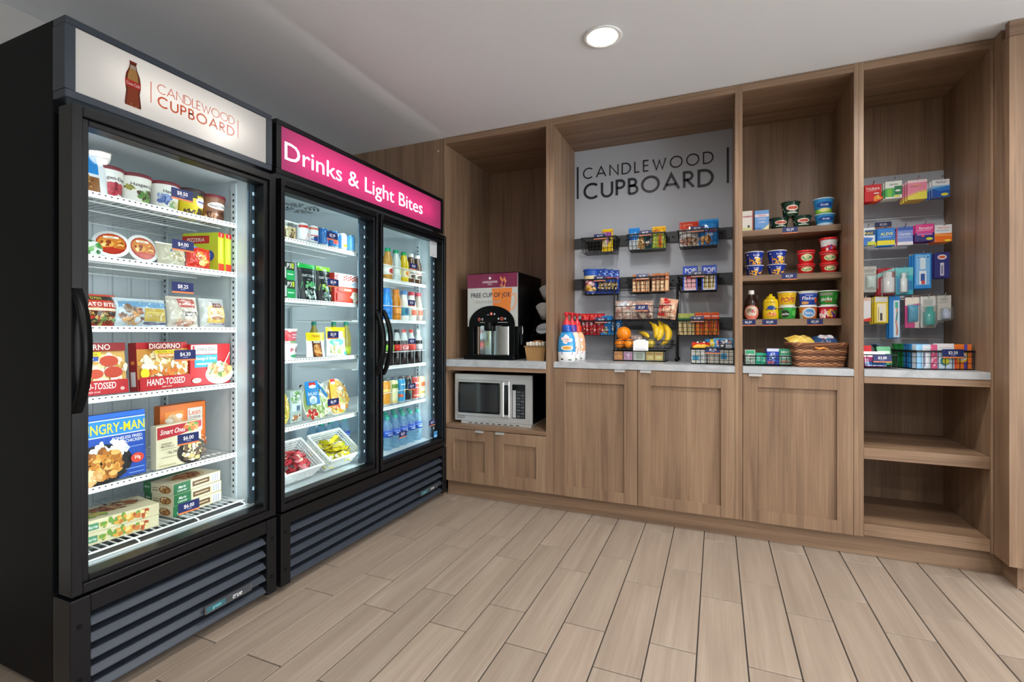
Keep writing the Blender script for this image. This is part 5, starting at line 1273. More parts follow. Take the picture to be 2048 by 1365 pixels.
carton('wafer_box', 'bright blue carton standing higher than its neighbours in the third row left basket', 'snack', (-.672, YF + .012, z), 0, .075, .04, .125, '#2a8fe0', [('e', .5, .82, .3, .1, '#4ab4f4'), ('r', 0, .62, 1, .68, '#a8d4f4'), ('b', .4, .25, .3, .16, ['#d8e8f2', '#b8443a', '#7ab83a', '#f0f4f4'], 24, .08)], top='#2478c0', m='gloss')
for i in range(2):
    carton('wafer_box', ('inner', 'outer')[i] + ' dark blue carton at the right end of the third row left basket', 'snack', (-.624 + .034 * i, YF, z), 0, .032, .045, .095, '#1f74b8', [('e', .5, .7, .3, .14, '#e6eef4'), ('e', .5, .7, .16, .08, '#1f74b8'), ('e', .5, .42, .22, .12, '#dfe9f0'), ('r', 0, 0, 1, .2, '#2a94d8')], top='#3a9ae0', m='gloss')
for i in range(3):
    carton('granola_pack', NM[i] + ' from the left of the cream packs with green tops, third row right basket', 'snack', (-.205 + .032 * i, YF, z), 0, .031, .05, .132, '#dcc690', [('r', 0, .74, 1, 1, '#b9c26a'), ('r', 0, .62, 1, .8, '#4f8f54'), ('r', .2, .08, .45, .58, '#f0e2bc'), ('r', .55, .1, .8, .5, '#c4a864')], top='#cfcf86', group='cream packs with green tops', m='gloss')
for i in range(3):
    carton('cheese_cracker_pack', NM[i] + ' from the left of the orange packs, third row right basket', 'snack', (-.100 + .046 * i, YF, z), 0, .043, .05, .136, '#e0681f', [('r', 0, .74, 1, .94, '#d8432f'), ('r', .1, .8, .9, .88, '#f2b49a'), ('r', .2, .05, .5, .64, '#f08a34'), ('r', .6, .3, .9, .62, '#d84a4a'), ('r', .55, .05, .8, .25, '#c8a02c')], top='#e88a3a', group='orange packs', m='gloss')
for r, c, dx, txt in ((1, 1, .01, '$3.25'), (1, 2, -.004, '$4.50'), (1, 3, -.004, '$5.25'), (2, 1, .01, '$3.00'), (2, 2, -.022, '$1.75'), (2, 3, .0, '$2.25'), (3, 1, .02, '$2.00'), (3, 3, -.004, '$1.50')):
    price(txt, 'dark blue ' + txt + ' price tag clipped to the ' + NMZ[r] + ' row ' + NMX[c] + ' wire basket', (BX[c] + dx, YB - .070, BZ[r] + .082), 0, .078, .038, .30, 'price tags on the wire baskets')

# ------------------------------------------------------------------ fruit stand
t = thing('fruit_stand', 'black two-tier wire stand on the counter holding fruit and pastries', 'stand', (-.425, 3.155, .917))
p = MB()
for x in (-.185, .198):
    for y in (-.02, .10): p.tube([(x, y, .012), (x, y, .47)], .0048, 8, 'black_wire')
    p.tube([(x, -.02, .47), (x, .0, .482), (x, .08, .482), (x, .10, .47)], .0048, 8, 'black_wire')
    p.bar((x, -.02, .20), (x, .10, .20), .004, 'black_wire')
p.bar((-.185, .10, .46), (.198, .10, .46), .004, 'black_wire'); p.bar((-.185, .10, .1), (.198, .10, .1), .004, 'black_wire')
p.build('frame', t)
for x in (-.185, .198):
    for y in (-.02, .10): MB().lathe([(0, 0), (.009, .003), (.012, .012), (.009, .022), (.004, .028)], 12, 'black_satin', c=(x, y)).build('foot', t)
def stand_basket(z, hh, name):
    g = MB(); W_, D_ = .345, .19; y0 = -.105
    for q in (0, .5, 1.0):
        k = .94 + .06 * q; r = .0026 if q == 1 else .0018
        g.tube([(-W_ / 2 * k, y0, z + q * hh), (W_ / 2 * k, y0, z + q * hh), (W_ / 2 * k, y0 + D_, z + q * hh), (-W_ / 2 * k, y0 + D_, z + q * hh)], r, 5, 'black_wire', '#151517', True, False)
    for i in range(8):
        x = (i / 7 - .5) * W_
        g.tube([(x, y0, z + hh), (x * .94, y0, z), (x * .94, y0 + D_, z), (x, y0 + D_, z + hh)], .0016, 4, 'black_wire', smooth=False)
    for i in range(1, 5):
        y = y0 + D_ * i / 5
        g.tube([(-W_ / 2, y, z + hh), (-W_ / 2 * .94, y, z), (W_ / 2 * .94, y, z), (W_ / 2, y, z + hh)], .0016, 4, 'black_wire', smooth=False)
    return g.build(name, t)
stand_basket(.262, .082, 'upper_basket'); stand_basket(.078, .052, 'lower_basket')
c = thing('condiment_bin', 'low clear-fronted bin of sugar and tea packets under the fruit basket', 'bin', (-.445, 3.150, .917))
b = MB().box(-.16, .16, -.085, .085, 0, .006, 'black_satin').box(-.16, -.157, -.085, .085, .006, .066, 'smoked').box(.157, .16, -.085, .085, .006, .066, 'smoked').box(-.157, .157, .082, .085, .006, .066, 'smoked').box(-.16, .16, -.085, -.082, .062, .069, 'black_satin')
b.build('bin_frame', c)
MB().box(-.157, .157, -.085, -.083, .006, .062, 'clear_plastic').build('clear_front', c)
for i, (x, w_, c1, cm, nm) in enumerate(((-.128, .05, '#e08a2c', [('b', .5, .5, .4, .4, ['#f0a84a', '#c8701f'], 16, .1)], 'orange'), (-.068, .05, '#dca0c8', [('b', .5, .4, .36, .3, ['#e86aa8', '#f4d8e8', '#b888c0'], 20, .1)], 'pink'),
                              (.0, .07, '#dfe4da', [('r', .3, .2, .8, .8, '#a8b09a'), ('r', .35, .25, .75, .7, '#c4cab8')], 'white and grey'), (.066, .048, '#e6c45a', [('r', .1, .7, .9, .8, '#b8503c'), ('r', .2, .2, .8, .5, '#f0d890')], 'left yellow'), (.118, .048, '#e6c860', [('r', .1, .68, .9, .82, '#c05a44'), ('r', .2, .2, .8, .5, '#f2dc9a')], 'right yellow'))):
    carton('packet_row', nm + ' row of packets in the low bin under the fruit', 'packets', (-.445 + x, 3.150 - .03, .924), 0, w_, .09, .054, c1, cm, m='gloss')
def orange(x, y, z, r, label):
    o = thing('orange', label, 'fruit', (x, y, z), group='oranges in the fruit stand')
    rn = random.Random(int(x * 1000))
    b = MB().lathe([(max(0.0001, r * math.sin(math.pi * i / 14)), r - r * .95 * math.cos(math.pi * i / 14), '#f08a12') for i in range(15)], 24, 'gloss')
    b.build('peel', o)
    MB().lathe([(.004, r * 1.93), (.0035, r * 1.965), (0, r * 1.97)], 8, 'print', '#5a6a2c').build('stem_button', o)
OZ = .997
orange(-.543, 3.10, OZ + .048, .046, 'largest orange, on top at the left of the fruit stand')
orange(-.565, 3.085, OZ, .031, 'orange under the big one at the left of the lower stand basket')
orange(-.508, 3.075, OZ, .031, 'orange under the big one, nearest the white card')
orange(-.552, 3.16, OZ, .033, 'orange at the back left of the lower stand basket')
def banana(pts, label, r=.021):
    o = thing('banana', label, 'fruit', (pts[0][0], pts[0][1], pts[0][2]), group='bananas in the fruit stand')
    P = [Vector(p) - Vector(pts[0]) for p in pts]
    # smooth the path
    out = []
    n = 14
    for i in range(n + 1):
        t_ = i / n
        a = P[0] * (1 - t_) ** 2 + P[1] * 2 * t_ * (1 - t_) + P[2] * t_ ** 2
        out.append(a)
    rad = [.006, .0065, .008] + [r * (0.75 + .25 * math.sin(math.pi * (i - 3) / 9)) for i in range(3, 12)] + [r * .75, r * .5, .004]
    MB().tube(out, rad[:n + 1], 6, 'gloss', '#e6bf2c').build('peel', o)
    MB().tube([out[0] + (out[0] - out[1]) * 1.2, out[0]], [.0055, .0062], 6, 'print', '#6a5a2a').build('stem', o)
    MB().tube([out[-1], out[-1] + (out[-1] - out[-2]) * .25], [.004, .002], 6, 'print', '#3a2c18').build('tip', o)
banana([(-.385, 3.13, 1.160), (-.315, 3.08, 1.115), (-.352, 3.075, 1.062)], 'leftmost banana of the bunch, its tip pointing left')
banana([(-.333, 3.14, 1.163), (-.300, 3.09, 1.10), (-.336, 3.075, 1.045)], 'second banana of the bunch from the left')
banana([(-.325, 3.15, 1.160), (-.245, 3.12, 1.11), (-.290, 3.09, 1.030)], 'third banana of the bunch from the left')
banana([(-.318, 3.155, 1.158), (-.225, 3.14, 1.08), (-.318, 3.10, 1.018)], 'rightmost and longest banana of the bunch')
banana([(-.452, 3.15, 1.096), (-.405, 3.10, 1.092), (-.385, 3.07, 1.065)], 'short loose banana lying left of the bunch, pointing forward', .015)
def pear(x, y, z, label, c1='#d8c24a'):
    o = thing('apple', label, 'fruit', (x, y, z), group='yellow apples in the fruit stand')
    MB().lathe([(.0001, .004, c1), (.012, 0), (.024, .010), (.029, .028), (.024, .046), (.010, .052), (.0001, .046)], 18, 'gloss').build('skin', o)
    MB().bar((0, 0, .046), (.004, 0, .064), .0013, 'print', '#5a4326').build('stem', o)
pear(-.430, 3.09, OZ + .004, 'yellow green apple low in the stand, right of the oranges', '#c9c24a')
pear(-.378, 3.10, OZ + .006, 'yellow apple low in the stand beside the bananas')
pear(-.455, 3.15, OZ + .004, 'green apple at the back of the lower stand basket', '#a8b84a')
pillow('pastry_bag', 'loose clear produce bag between the oranges and bananas', 'bag', (-.465, 3.125, OZ + .028), .2, .085, .05, .055, '#a58f88', [('b', .5, .5, .4, .4, ['#b8a49c', '#8f7a74', '#c9b8b2'], 16, .12)], film=(1.1, 1.1), seed=41)
b = MB().prism([(-.045, 0), (.045, 0), (.046, .058), (.02, .070), (-.02, .069), (-.046, .058)], 1, 0, .0012, 'print', '#eef0f2')
draw(b, flat(0), .09, .07, [('r', .1, .08, .85, .13, '#b8bcc4'), ('r', .1, .2, .7, .23, '#d0d4da')])
tag(b.build('paper_card', None, (-.430, 3.040, .985), rot=(-.12, 0, 0)), 'blank white card leaning on the front of the lower stand basket', 'card')
ZU = 1.182
for i, (x, base, cm, lab) in enumerate(((-.545, '#d4b2a4', [('b', .5, .4, .4, .36, ['#e6cfc0', '#c99a88', '#f2e6dc', '#b87a6a'], 50, .09), ('b', .5, .8, .4, .12, ['#c4c8d8', '#e6e8f0'], 20, .08)], 'clear pastry bag at the left of the upper stand basket'), (-.50, '#d0aa98', [('b', .5, .4, .4, .36, ['#e9d6c8', '#c08a78', '#f0e0d2'], 40, .09)], 'clear pastry bag behind the leftmost one in the upper stand basket'),
        (-.415, '#b89a8a', [('r', .1, .6, .9, .84, '#d8a08a'), ('t', 'Danish', .5, .72, .12, '#c4382c', .6), ('b', .5, .25, .4, .2, ['#8a2f4a', '#d8a84a', '#e6d0b8', '#6a3a3a'], 36, .1)], 'clear pastry bag with red lettering behind the upper stand price tag'), (-.285, '#e0b094', [('b', .35, .6, .3, .34, ['#d83030', '#e8584a', '#b81f28'], 26, .1), ('b', .6, .4, .3, .3, ['#f2d8b8', '#e8b090', '#d89a78'], 30, .1), ('r', 0, .1, .4, .22, '#d8302c')], 'red and peach snack bag at right of the upper stand basket'))):
    pillow('pastry_bag', lab, 'snack', (x, 3.10 + .03 * (i == 1), ZU), .1 * (i % 2) - .05, .105, .05, .115 + .01 * (i == 3), base, cm, film=(1.12, 1.12) if i < 3 else None, lean=.1, seed=50 + i, roll=.15 * (i == 3))
price('$1.67', 'dark blue price tag on the front of the upper fruit stand basket', (-.425, 3.045, 1.228), 0, .074, .04, .1, 'price tags on the wire baskets')

# creamer bottles
CRE = {0: ('#3f9fdc', '#1f4fb0', 'nearest'), 1: ('#e9d8c8', '#5a3a9a', 'middle'), 2: ('#f0b48a', '#d8402c', 'farthest')}
for i, (x, y) in enumerate(((-.858, 2.895), (-.852, 2.995), (-.846, 3.095))):
    c1, c2, nm = CRE[i]
    t = thing('creamer_bottle', ('light blue', 'cream and orange', 'orange')[i] + ' pump bottle of coffee creamer, ' + nm + ' of three on the counter', 'creamer bottle', (x, y, .917), .15, 'creamer pump bottles')
    prof = [(.050, 0, '#eef0f2'), (.0545, .006), (.0555, .06, c1), (.0545, .11), (.050, .145), (.040, .172), (.030, .186)]
    MB().lathe(prof, 24, 'gloss', sy=.68).build('bottle_body', t)
    s = MB()
    draw(s, lambda u, v, o: ((.056 + o) * math.sin(u / .056 * 1.1), -(.056 + o) * .68 * math.cos(u / .056 * 1.1), v), .11, .17, [('b', .5, .8, .30, .07, ['#f4eff0', '#f0dcd8'], 14, .13), ('t', 'Coffee', .55, .81, .06, '#c8322c', .4, .02), ('t', 'mate', .55, .74, .05, '#c8322c', .4, .02), ('p', [(.3, .26), (.84, .26), (.92, .52), (.22, .52)], ('#1f5aa8', '#b8302c', '#e0662c')[i]), ('e', .57, .50, .33, .09, '#f2ead8'), ('e', .57, .50, .24, .06, ('#e0a24a', '#d8703a', '#e89a4a')[i]), ('e', .3, .09, .08, .03, '#4a4238'), ('e', .72, .07, .1, .03, '#4f6a44'), ('e', .5, .1, .12, .04, '#e6dfe4')], off=.0004, n=10, m='gloss')
    s.build('printed_label', t)
    MB().lathe([(.030, .184, c2), (.031, .188), (.029, .222), (.024, .228)], 20, 'gloss').build('collar', t)
    p = MB().lathe([(.024, .226, '#d8303c'), (.022, .245), (.010, .258), (.008, .285), (.016, .288), (.017, .300), (.010, .306), (0, .307)], 16, 'gloss')
    p.tube([(0, 0, .296), (.02, -.018, .299), (.036, -.032, .294)], [.007, .006, .005], 8, 'gloss', '#d8303c')
    p.build('pump', t)

# counter basket, right
wire_basket('black wire basket of mixed snack packs standing on the counter beside the cabinet divider', (-.024, 2.995, .918), .222, .14, .092, 0, 9, 4, None, .012, False, .98)
for i, (x, y, ww, hh, base, cm, lab, ln) in enumerate((
        (-.095, 2.99, .10, .082, '#dfe4e2', [('b', .5, .5, .4, .4, ['#f2f4f2', '#b8ccd4', '#d8d4b8'], 26, .1), ('r', .1, .2, .5, .5, '#4aa0cc')], 'white and blue cracker pack low in the counter basket, left', .0),
        (-.015, 2.99, .075, .080, '#d9d2c4', [('r', .1, .1, .4, .9, '#f0ead8'), ('r', .5, .1, .9, .9, '#e6e6e2')], 'cream pack low in the counter basket, middle', .0),
        (.052, 2.99, .085, .082, '#e4e2d6', [('r', .05, .3, .5, .7, '#58aede'), ('r', .55, .1, .95, .9, '#f2f0e2')], 'white pack with a blue panel low in the counter basket, right', .0))):
    carton('cracker_carton', lab, 'snack', (x, y, .922), 0, ww * .8, .08, hh, base, cm, m='gloss')
pillow('snack_bag', 'red and yellow bag lying on top of the counter basket at the left', 'snack', (-.080, 2.985, .998), .1, .10, .035, .065, '#d8402c', [('r', .05, .0, .95, .36, '#eab62c'), ('b', .5, .7, .36, .14, ['#f4ece4', '#a82420', '#3a2a3a'], 16, .1)], lean=.9, seed=61)
pillow('snack_bag', 'yellow and blue bag lying at the back of the counter basket', 'snack', (-.030, 3.03, 1.0), -.2, .085, .035, .075, '#e6d02c', [('r', 0, .5, .4, 1, '#2a8ac8'), ('e', .6, .4, .2, .12, '#f2ea9a'), ('r', .2, .02, .6, .16, '#2a9a8a')], lean=.7, seed=62)
pillow('snack_bag', 'light blue bag on top of the counter basket at the right', 'snack', (.038, 3.02, 1.0), .1, .105, .035, .075, '#4a9fdc', [('b', .5, .4, .4, .3, ['#f2b48a', '#e0603c', '#f4f0ea', '#7ac0ec', '#1f3a7a'], 24, .1), ('r', 0, .75, 1, .9, '#7cc4f0')], lean=.6, seed=63)
carton('gum_box', 'small black carton with white print at right of the counter basket', 'snack', (.048, 2.965, 1.0), 0, .066, .03, .032, '#22242a', [('r', .48, .15, .95, .85, '#c4c8d0'), ('r', .1, .5, .3, .8, '#e8eaee'), ('r', .5, .4, .9, .5, '#5a5e68')], lean=.1)
price('$1.75', 'dark blue price tag on the front rim of the counter basket', (-.020, 2.920, .978), 0, .078, .038, .12, 'price tags on the wire baskets')

# ------------------------------------------------------------------ pantry shelves
def PC(name, label, x, z, r0, r1, h, base, cmds, lid, lidh=.006, y=3.11, grp=None, rz=.0):
    return cup(name, label, 'food cup', (x, y, z), rz, r0, r1, h, base, cmds, lid, lidh, grp, m='gloss')
Z = 1.679
carton('tea_box', 'white carton with red print at the left end of the top pantry shelf', 'box', (.150, 3.115, Z), 0, .082, .05, .118, '#ece8e0', [('r', .35, .68, 1, .76, '#c8a0a0'), ('t', 'TAZO', .66, .72, .07, '#b83a4a', .4), ('e', .74, .24, .08, .06, '#4a4f5a'), ('r', 0, .06, 1, .18, '#e2dfa0'), ('r', .96, 0, 1, 1, '#d86a7a')])
carton('cracker_box', 'light blue carton with white lettering on the top pantry shelf', 'box', (.236, 3.105, Z), .02, .072, .05, .113, '#6a9fdc', [('r', 0, .66, 1, .8, '#e8dde4'), ('t', 'NABISCO', .5, .73, .07, '#c84a5a', .8), ('t', 'TOASTED', .5, .56, .07, '#f2f6fc', .8), ('t', 'CHIPS', .5, .4, .09, '#dfeafa', .6), ('p', [(.5, 0), (1, 0), (1, .28)], '#e6e2a8'), ('r', 0, .06, .45, .12, '#3f78c4')], [('r', 0, 0, 1, 1, '#4a7fc0')])
CHILI = [('e', .56, .6, .3, .2, '#e6cfc4'), ('e', .56, .6, .24, .11, '#c4503c'), ('r', .3, .2, .84, .28, '#d0d8cc'), ('t', 'CHILI', .56, .36, .13, '#d8e0d4', .4), ('b', .1, .5, .08, .3, ['#c8d0c8', '#1a3a2c'], 6, .05)]
PC('chili_cup', 'dark green food cup, lower left of the pyramid on the top pantry shelf', .326, Z, .036, .047, .056, '#1d3f2f', CHILI, '#24352c', grp='dark green food cups')
PC('chili_cup', 'dark green food cup, lower right of the pyramid on the top pantry shelf', .436, Z, .036, .046, .058, '#1d3f2f', CHILI, '#24352c', grp='dark green food cups')
PC('chili_cup', 'dark green food cup on top of the two others on the top pantry shelf', .382, Z + .066, .036, .046, .074, '#1d3f2f', CHILI, '#24352c', grp='dark green food cups')
SOUP = [('e', .5, .6, .36, .22, '#1d4fa0'), ('t', 'Kraft', .5, .6, .16, '#eaf2fa', .5), ('r', 0, 0, 1, .3, '#7fb83a'), ('e', .5, .22, .3, .14, '#e6e29a')]
PC('pasta_cup', 'light blue pasta cup, lower of two at right of the top pantry shelf', .546, Z, .038, .047, .057, '#2f8fd0', [('e', .5, .6, .36, .24, '#1d4fa0'), ('t', 'Kraft', .5, .6, .18, '#eaf2fa', .5), ('r', 0, 0, 1, .22, '#b8daf0')], '#9fc8e6', grp='light blue pasta cups')
PC('pasta_cup', 'light blue and green pasta cup stacked on the other light blue cup', .539, Z + .066, .037, .048, .076, '#2f93d4', SOUP, '#a8cce8', grp='light blue pasta cups')
Z = 1.4225
MAC = [('p', [(.18, .62), (.86, .62), (.86, 0), (.18, 0)], '#e8a81f'), ('b', .52, .28, .28, .26, ['#f0bc3a', '#d8921a', '#f4cc5a'], 30, .07), ('e', .52, .70, .22, .18, '#1c3a9c'), ('t', 'Kraft', .52, .76, .14, '#eef0fa', .36), ('e', .52, .57, .10, .06, '#f0e6e0'), ('e', .12, .8, .05, .05, '#e6e8f4')]
for i, (x, col_) in enumerate(((.200, 'left'), (.312, 'right'))):
    PC('macaroni_cup', 'blue and yellow macaroni cup, lower one of the ' + col_ + ' stack', x, Z, .036, .047, .053, '#1f3fa8', MAC, '#c8ccd8', .004, 3.105, 'blue macaroni cups', .1)
    PC('macaroni_cup', 'blue and yellow macaroni cup, upper one of the ' + col_ + ' stack', x - .001 + .003 * i, Z + .059, .037, .048, .072, '#1f3fa8', MAC, '#d8dae2', .004, 3.105, 'blue macaroni cups', .15)
RED = [('e', .5, .52, .30, .3, '#dcd6a8'), ('b', .5, .48, .22, .2, ['#5f9a6a', '#e8e2c0', '#8fae78', '#c8c890'], 22, .1), ('r', 0, .9, 1, .93, '#f0c0b8')]
def redcup(lab, x, z, h, cm=RED):
    PC('ravioli_tub', lab, x, z, .034, .042, h, '#cf2027', cm, '#d8282e', .010, 3.11, 'red microwave tubs')
redcup('red food tub, lower of the pair in the middle of the second pantry shelf', .457, Z, .042); redcup('red food tub, upper of the pair in the middle of the second pantry shelf', .457, Z + .053, .064)
redcup('red food tub at the bottom of the stack of three', .566, Z, .042); redcup('red food tub in the middle of the stack of three', .565, Z + .053, .052)
redcup('red food tub with a white upper band, topmost of the stack of three', .564, Z + .116, .062, [('r', 0, .42, 1, 1, '#d4dadf'), ('r', .2, .62, .8, .7, '#e8c8c8'), ('b', .5, .3, .36, .2, ['#e02a30', '#c8181f', '#f0d8c8', '#6a3a8a'], 20, .1)])
Z = 1.173
t = thing('syrup_bottle', 'dark syrup bottle with white cap and an oval orange label, third pantry shelf', 'syrup bottle', (.184, 3.11, Z))
MB().lathe([(.036, 0, '#2a1610'), (.040, .005), (.040, .085), (.034, .108), (.016, .128), (.013, .145)], 24, 'gloss').build('bottle_body', t)
MB().lathe([(.0155, .143, '#f0f0ee'), (.0155, .163), (.014, .166), (0, .166)], 16, 'print').build('cap', t)
MB().tube([(.016, -.004, .135), (.028, -.004, .137), (.033, -.004, .122), (.024, -.004, .112)], .004, 6, 'gloss', '#2a1610').build('neck_ring', t)
s = MB(); draw(s, cone(.040, .040, .09), .08, .09, [('e', .5, .42, .42, .46, '#d8705a'), ('e', .5, .5, .34, .32, '#d8cdb8'), ('t', 'SYRUP', .5, .28, .12, '#f4e0d0', .6), ('b', .5, .55, .2, .12, ['#c85a6a', '#8a8a6a'], 10, .08)], off=.0008, n=12); s.build('bottle_label', t)
t = thing('mustard_bottle', 'yellow squeeze bottle of mustard on the third pantry shelf', 'mustard bottle', (.283, 3.105, Z))
MB().lathe([(.038, 0, '#e6c81a'), (.042, .005), (.042, .04), (.038, .062), (.040, .085), (.036, .108), (.022, .118)], 24, 'gloss', sy=.72).build('bottle_body', t)
MB().lathe([(.023, .116, '#e6c81a'), (.023, .126), (.010, .130), (.008, .140), (.004, .142), (0, .142)], 16, 'gloss').build('cap', t)
s = MB(); draw(s, lambda u, v, o: ((.042 + o) * math.sin(u / .042), -(.042 + o) * .74 * math.cos(u / .042), .008 + v), .08, .10, [('r', .2, .86, .8, .9, '#c8a81a'), ('e', .5, .55, .26, .12, '#2a4f9a'), ('p', [(.15, .46), (.85, .52), (.85, .46), (.15, .40)], '#1f3060'), ('e', .52, .18, .34, .14, '#e89a3a'), ('b', .52, .18, .24, .09, ['#f4e4a0', '#d8702a', '#f0c85a'], 16, .06)], off=.0012, n=10, m='gloss'); s.build('bottle_label', t)
CER = [('.364', '#eec62a', [('t', 'POPS', .5, .5, .34, '#b8243c', .62, .06, .2), ('r', 0, 0, 1, .14, '#d8e0c8'), ('r', .2, .8, .8, .84, '#d8a81f')], 'yellow cereal cup lettered POPS on top of a green one'),
       ('.466', '#2a4fb8', [('r', 0, .9, 1, 1, '#e6eaf2'), ('t', 'frosted', .5, .78, .1, '#dfe8fa', .4), ('t', 'Flakes', .5, .58, .24, '#eef4fc', .6, .03, .2), ('e', .84, .42, .1, .2, '#d8442c'), ('e', .3, .24, .18, .1, '#d8a060'), ('r', 0, 0, 1, .1, '#e6eaf2')], 'blue cereal cup on top of an orange one'),
       ('.562', '#2f9a3c', [('r', 0, .72, .6, .9, '#8a8a7a'), ('t', 'jacks', .35, .5, .24, '#f0f4ee', .5, .03, .2), ('r', .3, .28, .6, .34, '#c8503c'), ('e', .8, .6, .12, .2, '#3fae4a'), ('r', 0, 0, 1, .1, '#dfeadf')], 'green cereal cup on top of a red one')]
LOW = [(.365, '#35a844', [('r', 0, .8, .3, 1, '#6a6a4a'), ('e', .36, .45, .2, .34, '#2a3a2a'), ('t', 'jacks', .36, .45, .22, '#f0f4ee', .34), ('e', .8, .5, .14, .26, '#5fc45a')], 'green cereal cup under the yellow one'),
       (.466, '#e0863a', [('e', .5, .5, .30, .44, '#dfe9f4'), ('e', .5, .5, .24, .34, '#5a9ad8'), ('t', 'bits', .5, .5, .26, '#f2f6fc', .36), ('r', 0, 0, .2, .5, '#b8b8a8'), ('e', .9, .8, .08, .14, '#d83a2c')], 'orange cereal cup under the blue one'),
       (.560, '#c41f34', [('b', .3, .4, .24, .3, ['#f2d8d8', '#e8607a', '#f4f0ea'], 16, .12), ('b', .64, .5, .16, .36, ['#7a3aa0', '#4a2a8a', '#e8b03a', '#3f7a3a'], 16, .14)], 'red cereal cup under the green one')]
for x, c1, cm, nm in LOW: PC('cereal_cup', nm + ', third pantry shelf', x, Z, .040, .045, .062, c1, cm, '#e2e4e4', .004, 3.105, 'cereal cups')
for x, c1, cm, nm in CER: PC('cereal_cup', nm + ', third pantry shelf', float(x), Z + .067, .039, .047, .079, c1, cm, '#e6e8e4', .004, 3.105, 'cereal cups')
for txt, x, z, lab in (('$3.29', .374, 1.645, 'top pantry shelf edge'), ('$3.50', .370, 1.388, 'second pantry shelf edge'), ('$6.50', .166, 1.134, 'third pantry shelf edge under the syrup'), ('$4.00', .274, 1.134, 'third pantry shelf edge under the mustard'), ('$3.50', .492, 1.134, 'third pantry shelf edge under the cereal cups')):
    price(txt, 'dark blue price tag on the ' + lab, (x, 3.0585, z), 0, .074, .036, 0, 'price tags on the pantry shelves')

wire_basket('low wire tray of green and blue packs on the counter left of the wicker basket', (.245, 2.965, .918), .225, .13, .055, .12, 9, 3, None, .006, False, .98)
for i, (x, y, w_, h_, c1, cm, lab) in enumerate((
        (.165, 2.95, .052, .078, '#a8bcae', [('b', .5, .4, .36, .3, ['#c8d4cc', '#7fae92', '#e0e4e0'], 22, .1), ('r', .1, .74, .9, .94, '#3fa87a')], 'grey green pack at the left of the low wire tray'),
        (.210, 2.96, .034, .062, '#2fa888', [('r', .2, .3, .8, .8, '#7fd0b8')], 'narrow teal pack, left of two beside the blue pack'),
        (.238, 2.965, .030, .060, '#28a07e', [('r', .2, .2, .8, .6, '#8ad8bc')], 'narrow teal pack, right of two beside the blue pack'),
        (.275, 2.955, .058, .086, '#2746b0', [('r', 0, .82, 1, 1, '#cfd6ee'), ('t', 'ICE', .5, .68, .14, '#eef2fc', .6, .03), ('b', .5, .42, .36, .16, ['#5a8ae0', '#c0d0f4', '#1a2f80'], 18, .1), ('r', .05, .05, .6, .22, '#c86a7a')], 'dark blue gum pack with white lettering in the low wire tray'),
        (.337, 2.985, .058, .084, '#8fc8b0', [('r', 0, .62, 1, 1, '#3aa078'), ('t', 'MINT', .5, .80, .16, '#f0faf4', .8, .03), ('t', 'GUM', .5, .5, .16, '#f4f8f6', .6, .03), ('r', .1, .1, .8, .25, '#d8907a')], 'mint green gum pack at right of the low wire tray'))):
    carton('gum_pack', lab, 'gum', (x, y, .924), .1, w_, .05, h_, c1, cm, m='gloss')
# wicker basket
t = thing('wicker_basket', 'brown woven wicker basket with a wide rim, full of snack bags, on the pantry counter', 'basket', (.480, 2.985, .917), .14)
w0, d0, hh = .205, .15, .122
b = MB(); rn = random.Random(5)
CW = ['#8a5a3c', '#6f4630', '#a3704c', '#5d3a28', '#b4835c']
rows = 16
for j in range(rows):
    q = j / (rows - 1); k = 1 + .16 * q
    W2, D2 = w0 / 2 * k, d0 / 2 * k; zz = .005 + q * (hh - .02)
    pts = []
    nseg = 11
    cor = [(-W2, -D2), (W2, -D2), (W2, D2), (-W2, D2)]
    for s_ in range(4):
        p, q_ = Vector(cor[s_]), Vector(cor[(s_ + 1) % 4])
        nv = Vector((q_ - p).normalized()); nv = Vector((nv.y, -nv.x))
        for i in range(nseg):
            a = p + (q_ - p) * (i / nseg)
            a = a + nv * (.0035 if (i + j) % 2 else -.0025)
            pts.append((a.x, a.y, zz + rn.uniform(-.001, .001)))
    b.tube(pts, .0047, 5, 'matte', CW[(j * 2) % 5], True)
b.build('woven_side', t)
s = MB()
for i in range(10):
    a = -.5 + i / 9
    for sg in (-1, 1):
        s.bar((a * w0, sg * d0 / 2, .003), (a * w0 * 1.16, sg * d0 / 2 * 1.16, hh), .003, 'matte', '#5d3a28')
s.build('stakes', t)
r = MB()
W2, D2 = w0 / 2 * 1.2, d0 / 2 * 1.22
for kx in range(3):
    pts = []
    for i in range(64):
        a = 6.283 * i / 64
        ca, sa = math.cos(a), math.sin(a)
        e = .22
        x = W2 * math.copysign(abs(ca) ** e, ca); y = D2 * math.copysign(abs(sa) ** e, sa)
        ph = i * .9 + kx * 2.1
        pts.append((x + .004 * math.cos(ph) * ca, y + .004 * math.cos(ph) * sa, hh - .004 + .006 * math.sin(ph)))
    r.tube(pts, .0052, 5, 'matte', CW[kx], True)
r.build('braided_rim', t)
MB().box(-w0 / 2, w0 / 2, -d0 / 2, d0 / 2, 0, .004, 'matte', '#5d3a28').build('base', t)
r = MB().tube([(-.03, -D2 - .004, hh - .02), (-.01, -D2 - .012, hh - .026), (.008, -D2 - .006, hh - .022), (.03, -D2 - .010, hh - .028)], [.003, .006, .005, .002], 6, 'print', '#e08a34'); r.build('orange_ribbon', t)
pillow('chip_bag', 'pale yellow bag lying at the left in the wicker basket', 'snack', (.425, 2.955, 1.035), .25, .125, .05, .10, '#e0c05a', [('b', .5, .5, .4, .3, ['#e8d080', '#d0a83c'], 14, .1)], lean=1.25, seed=71)
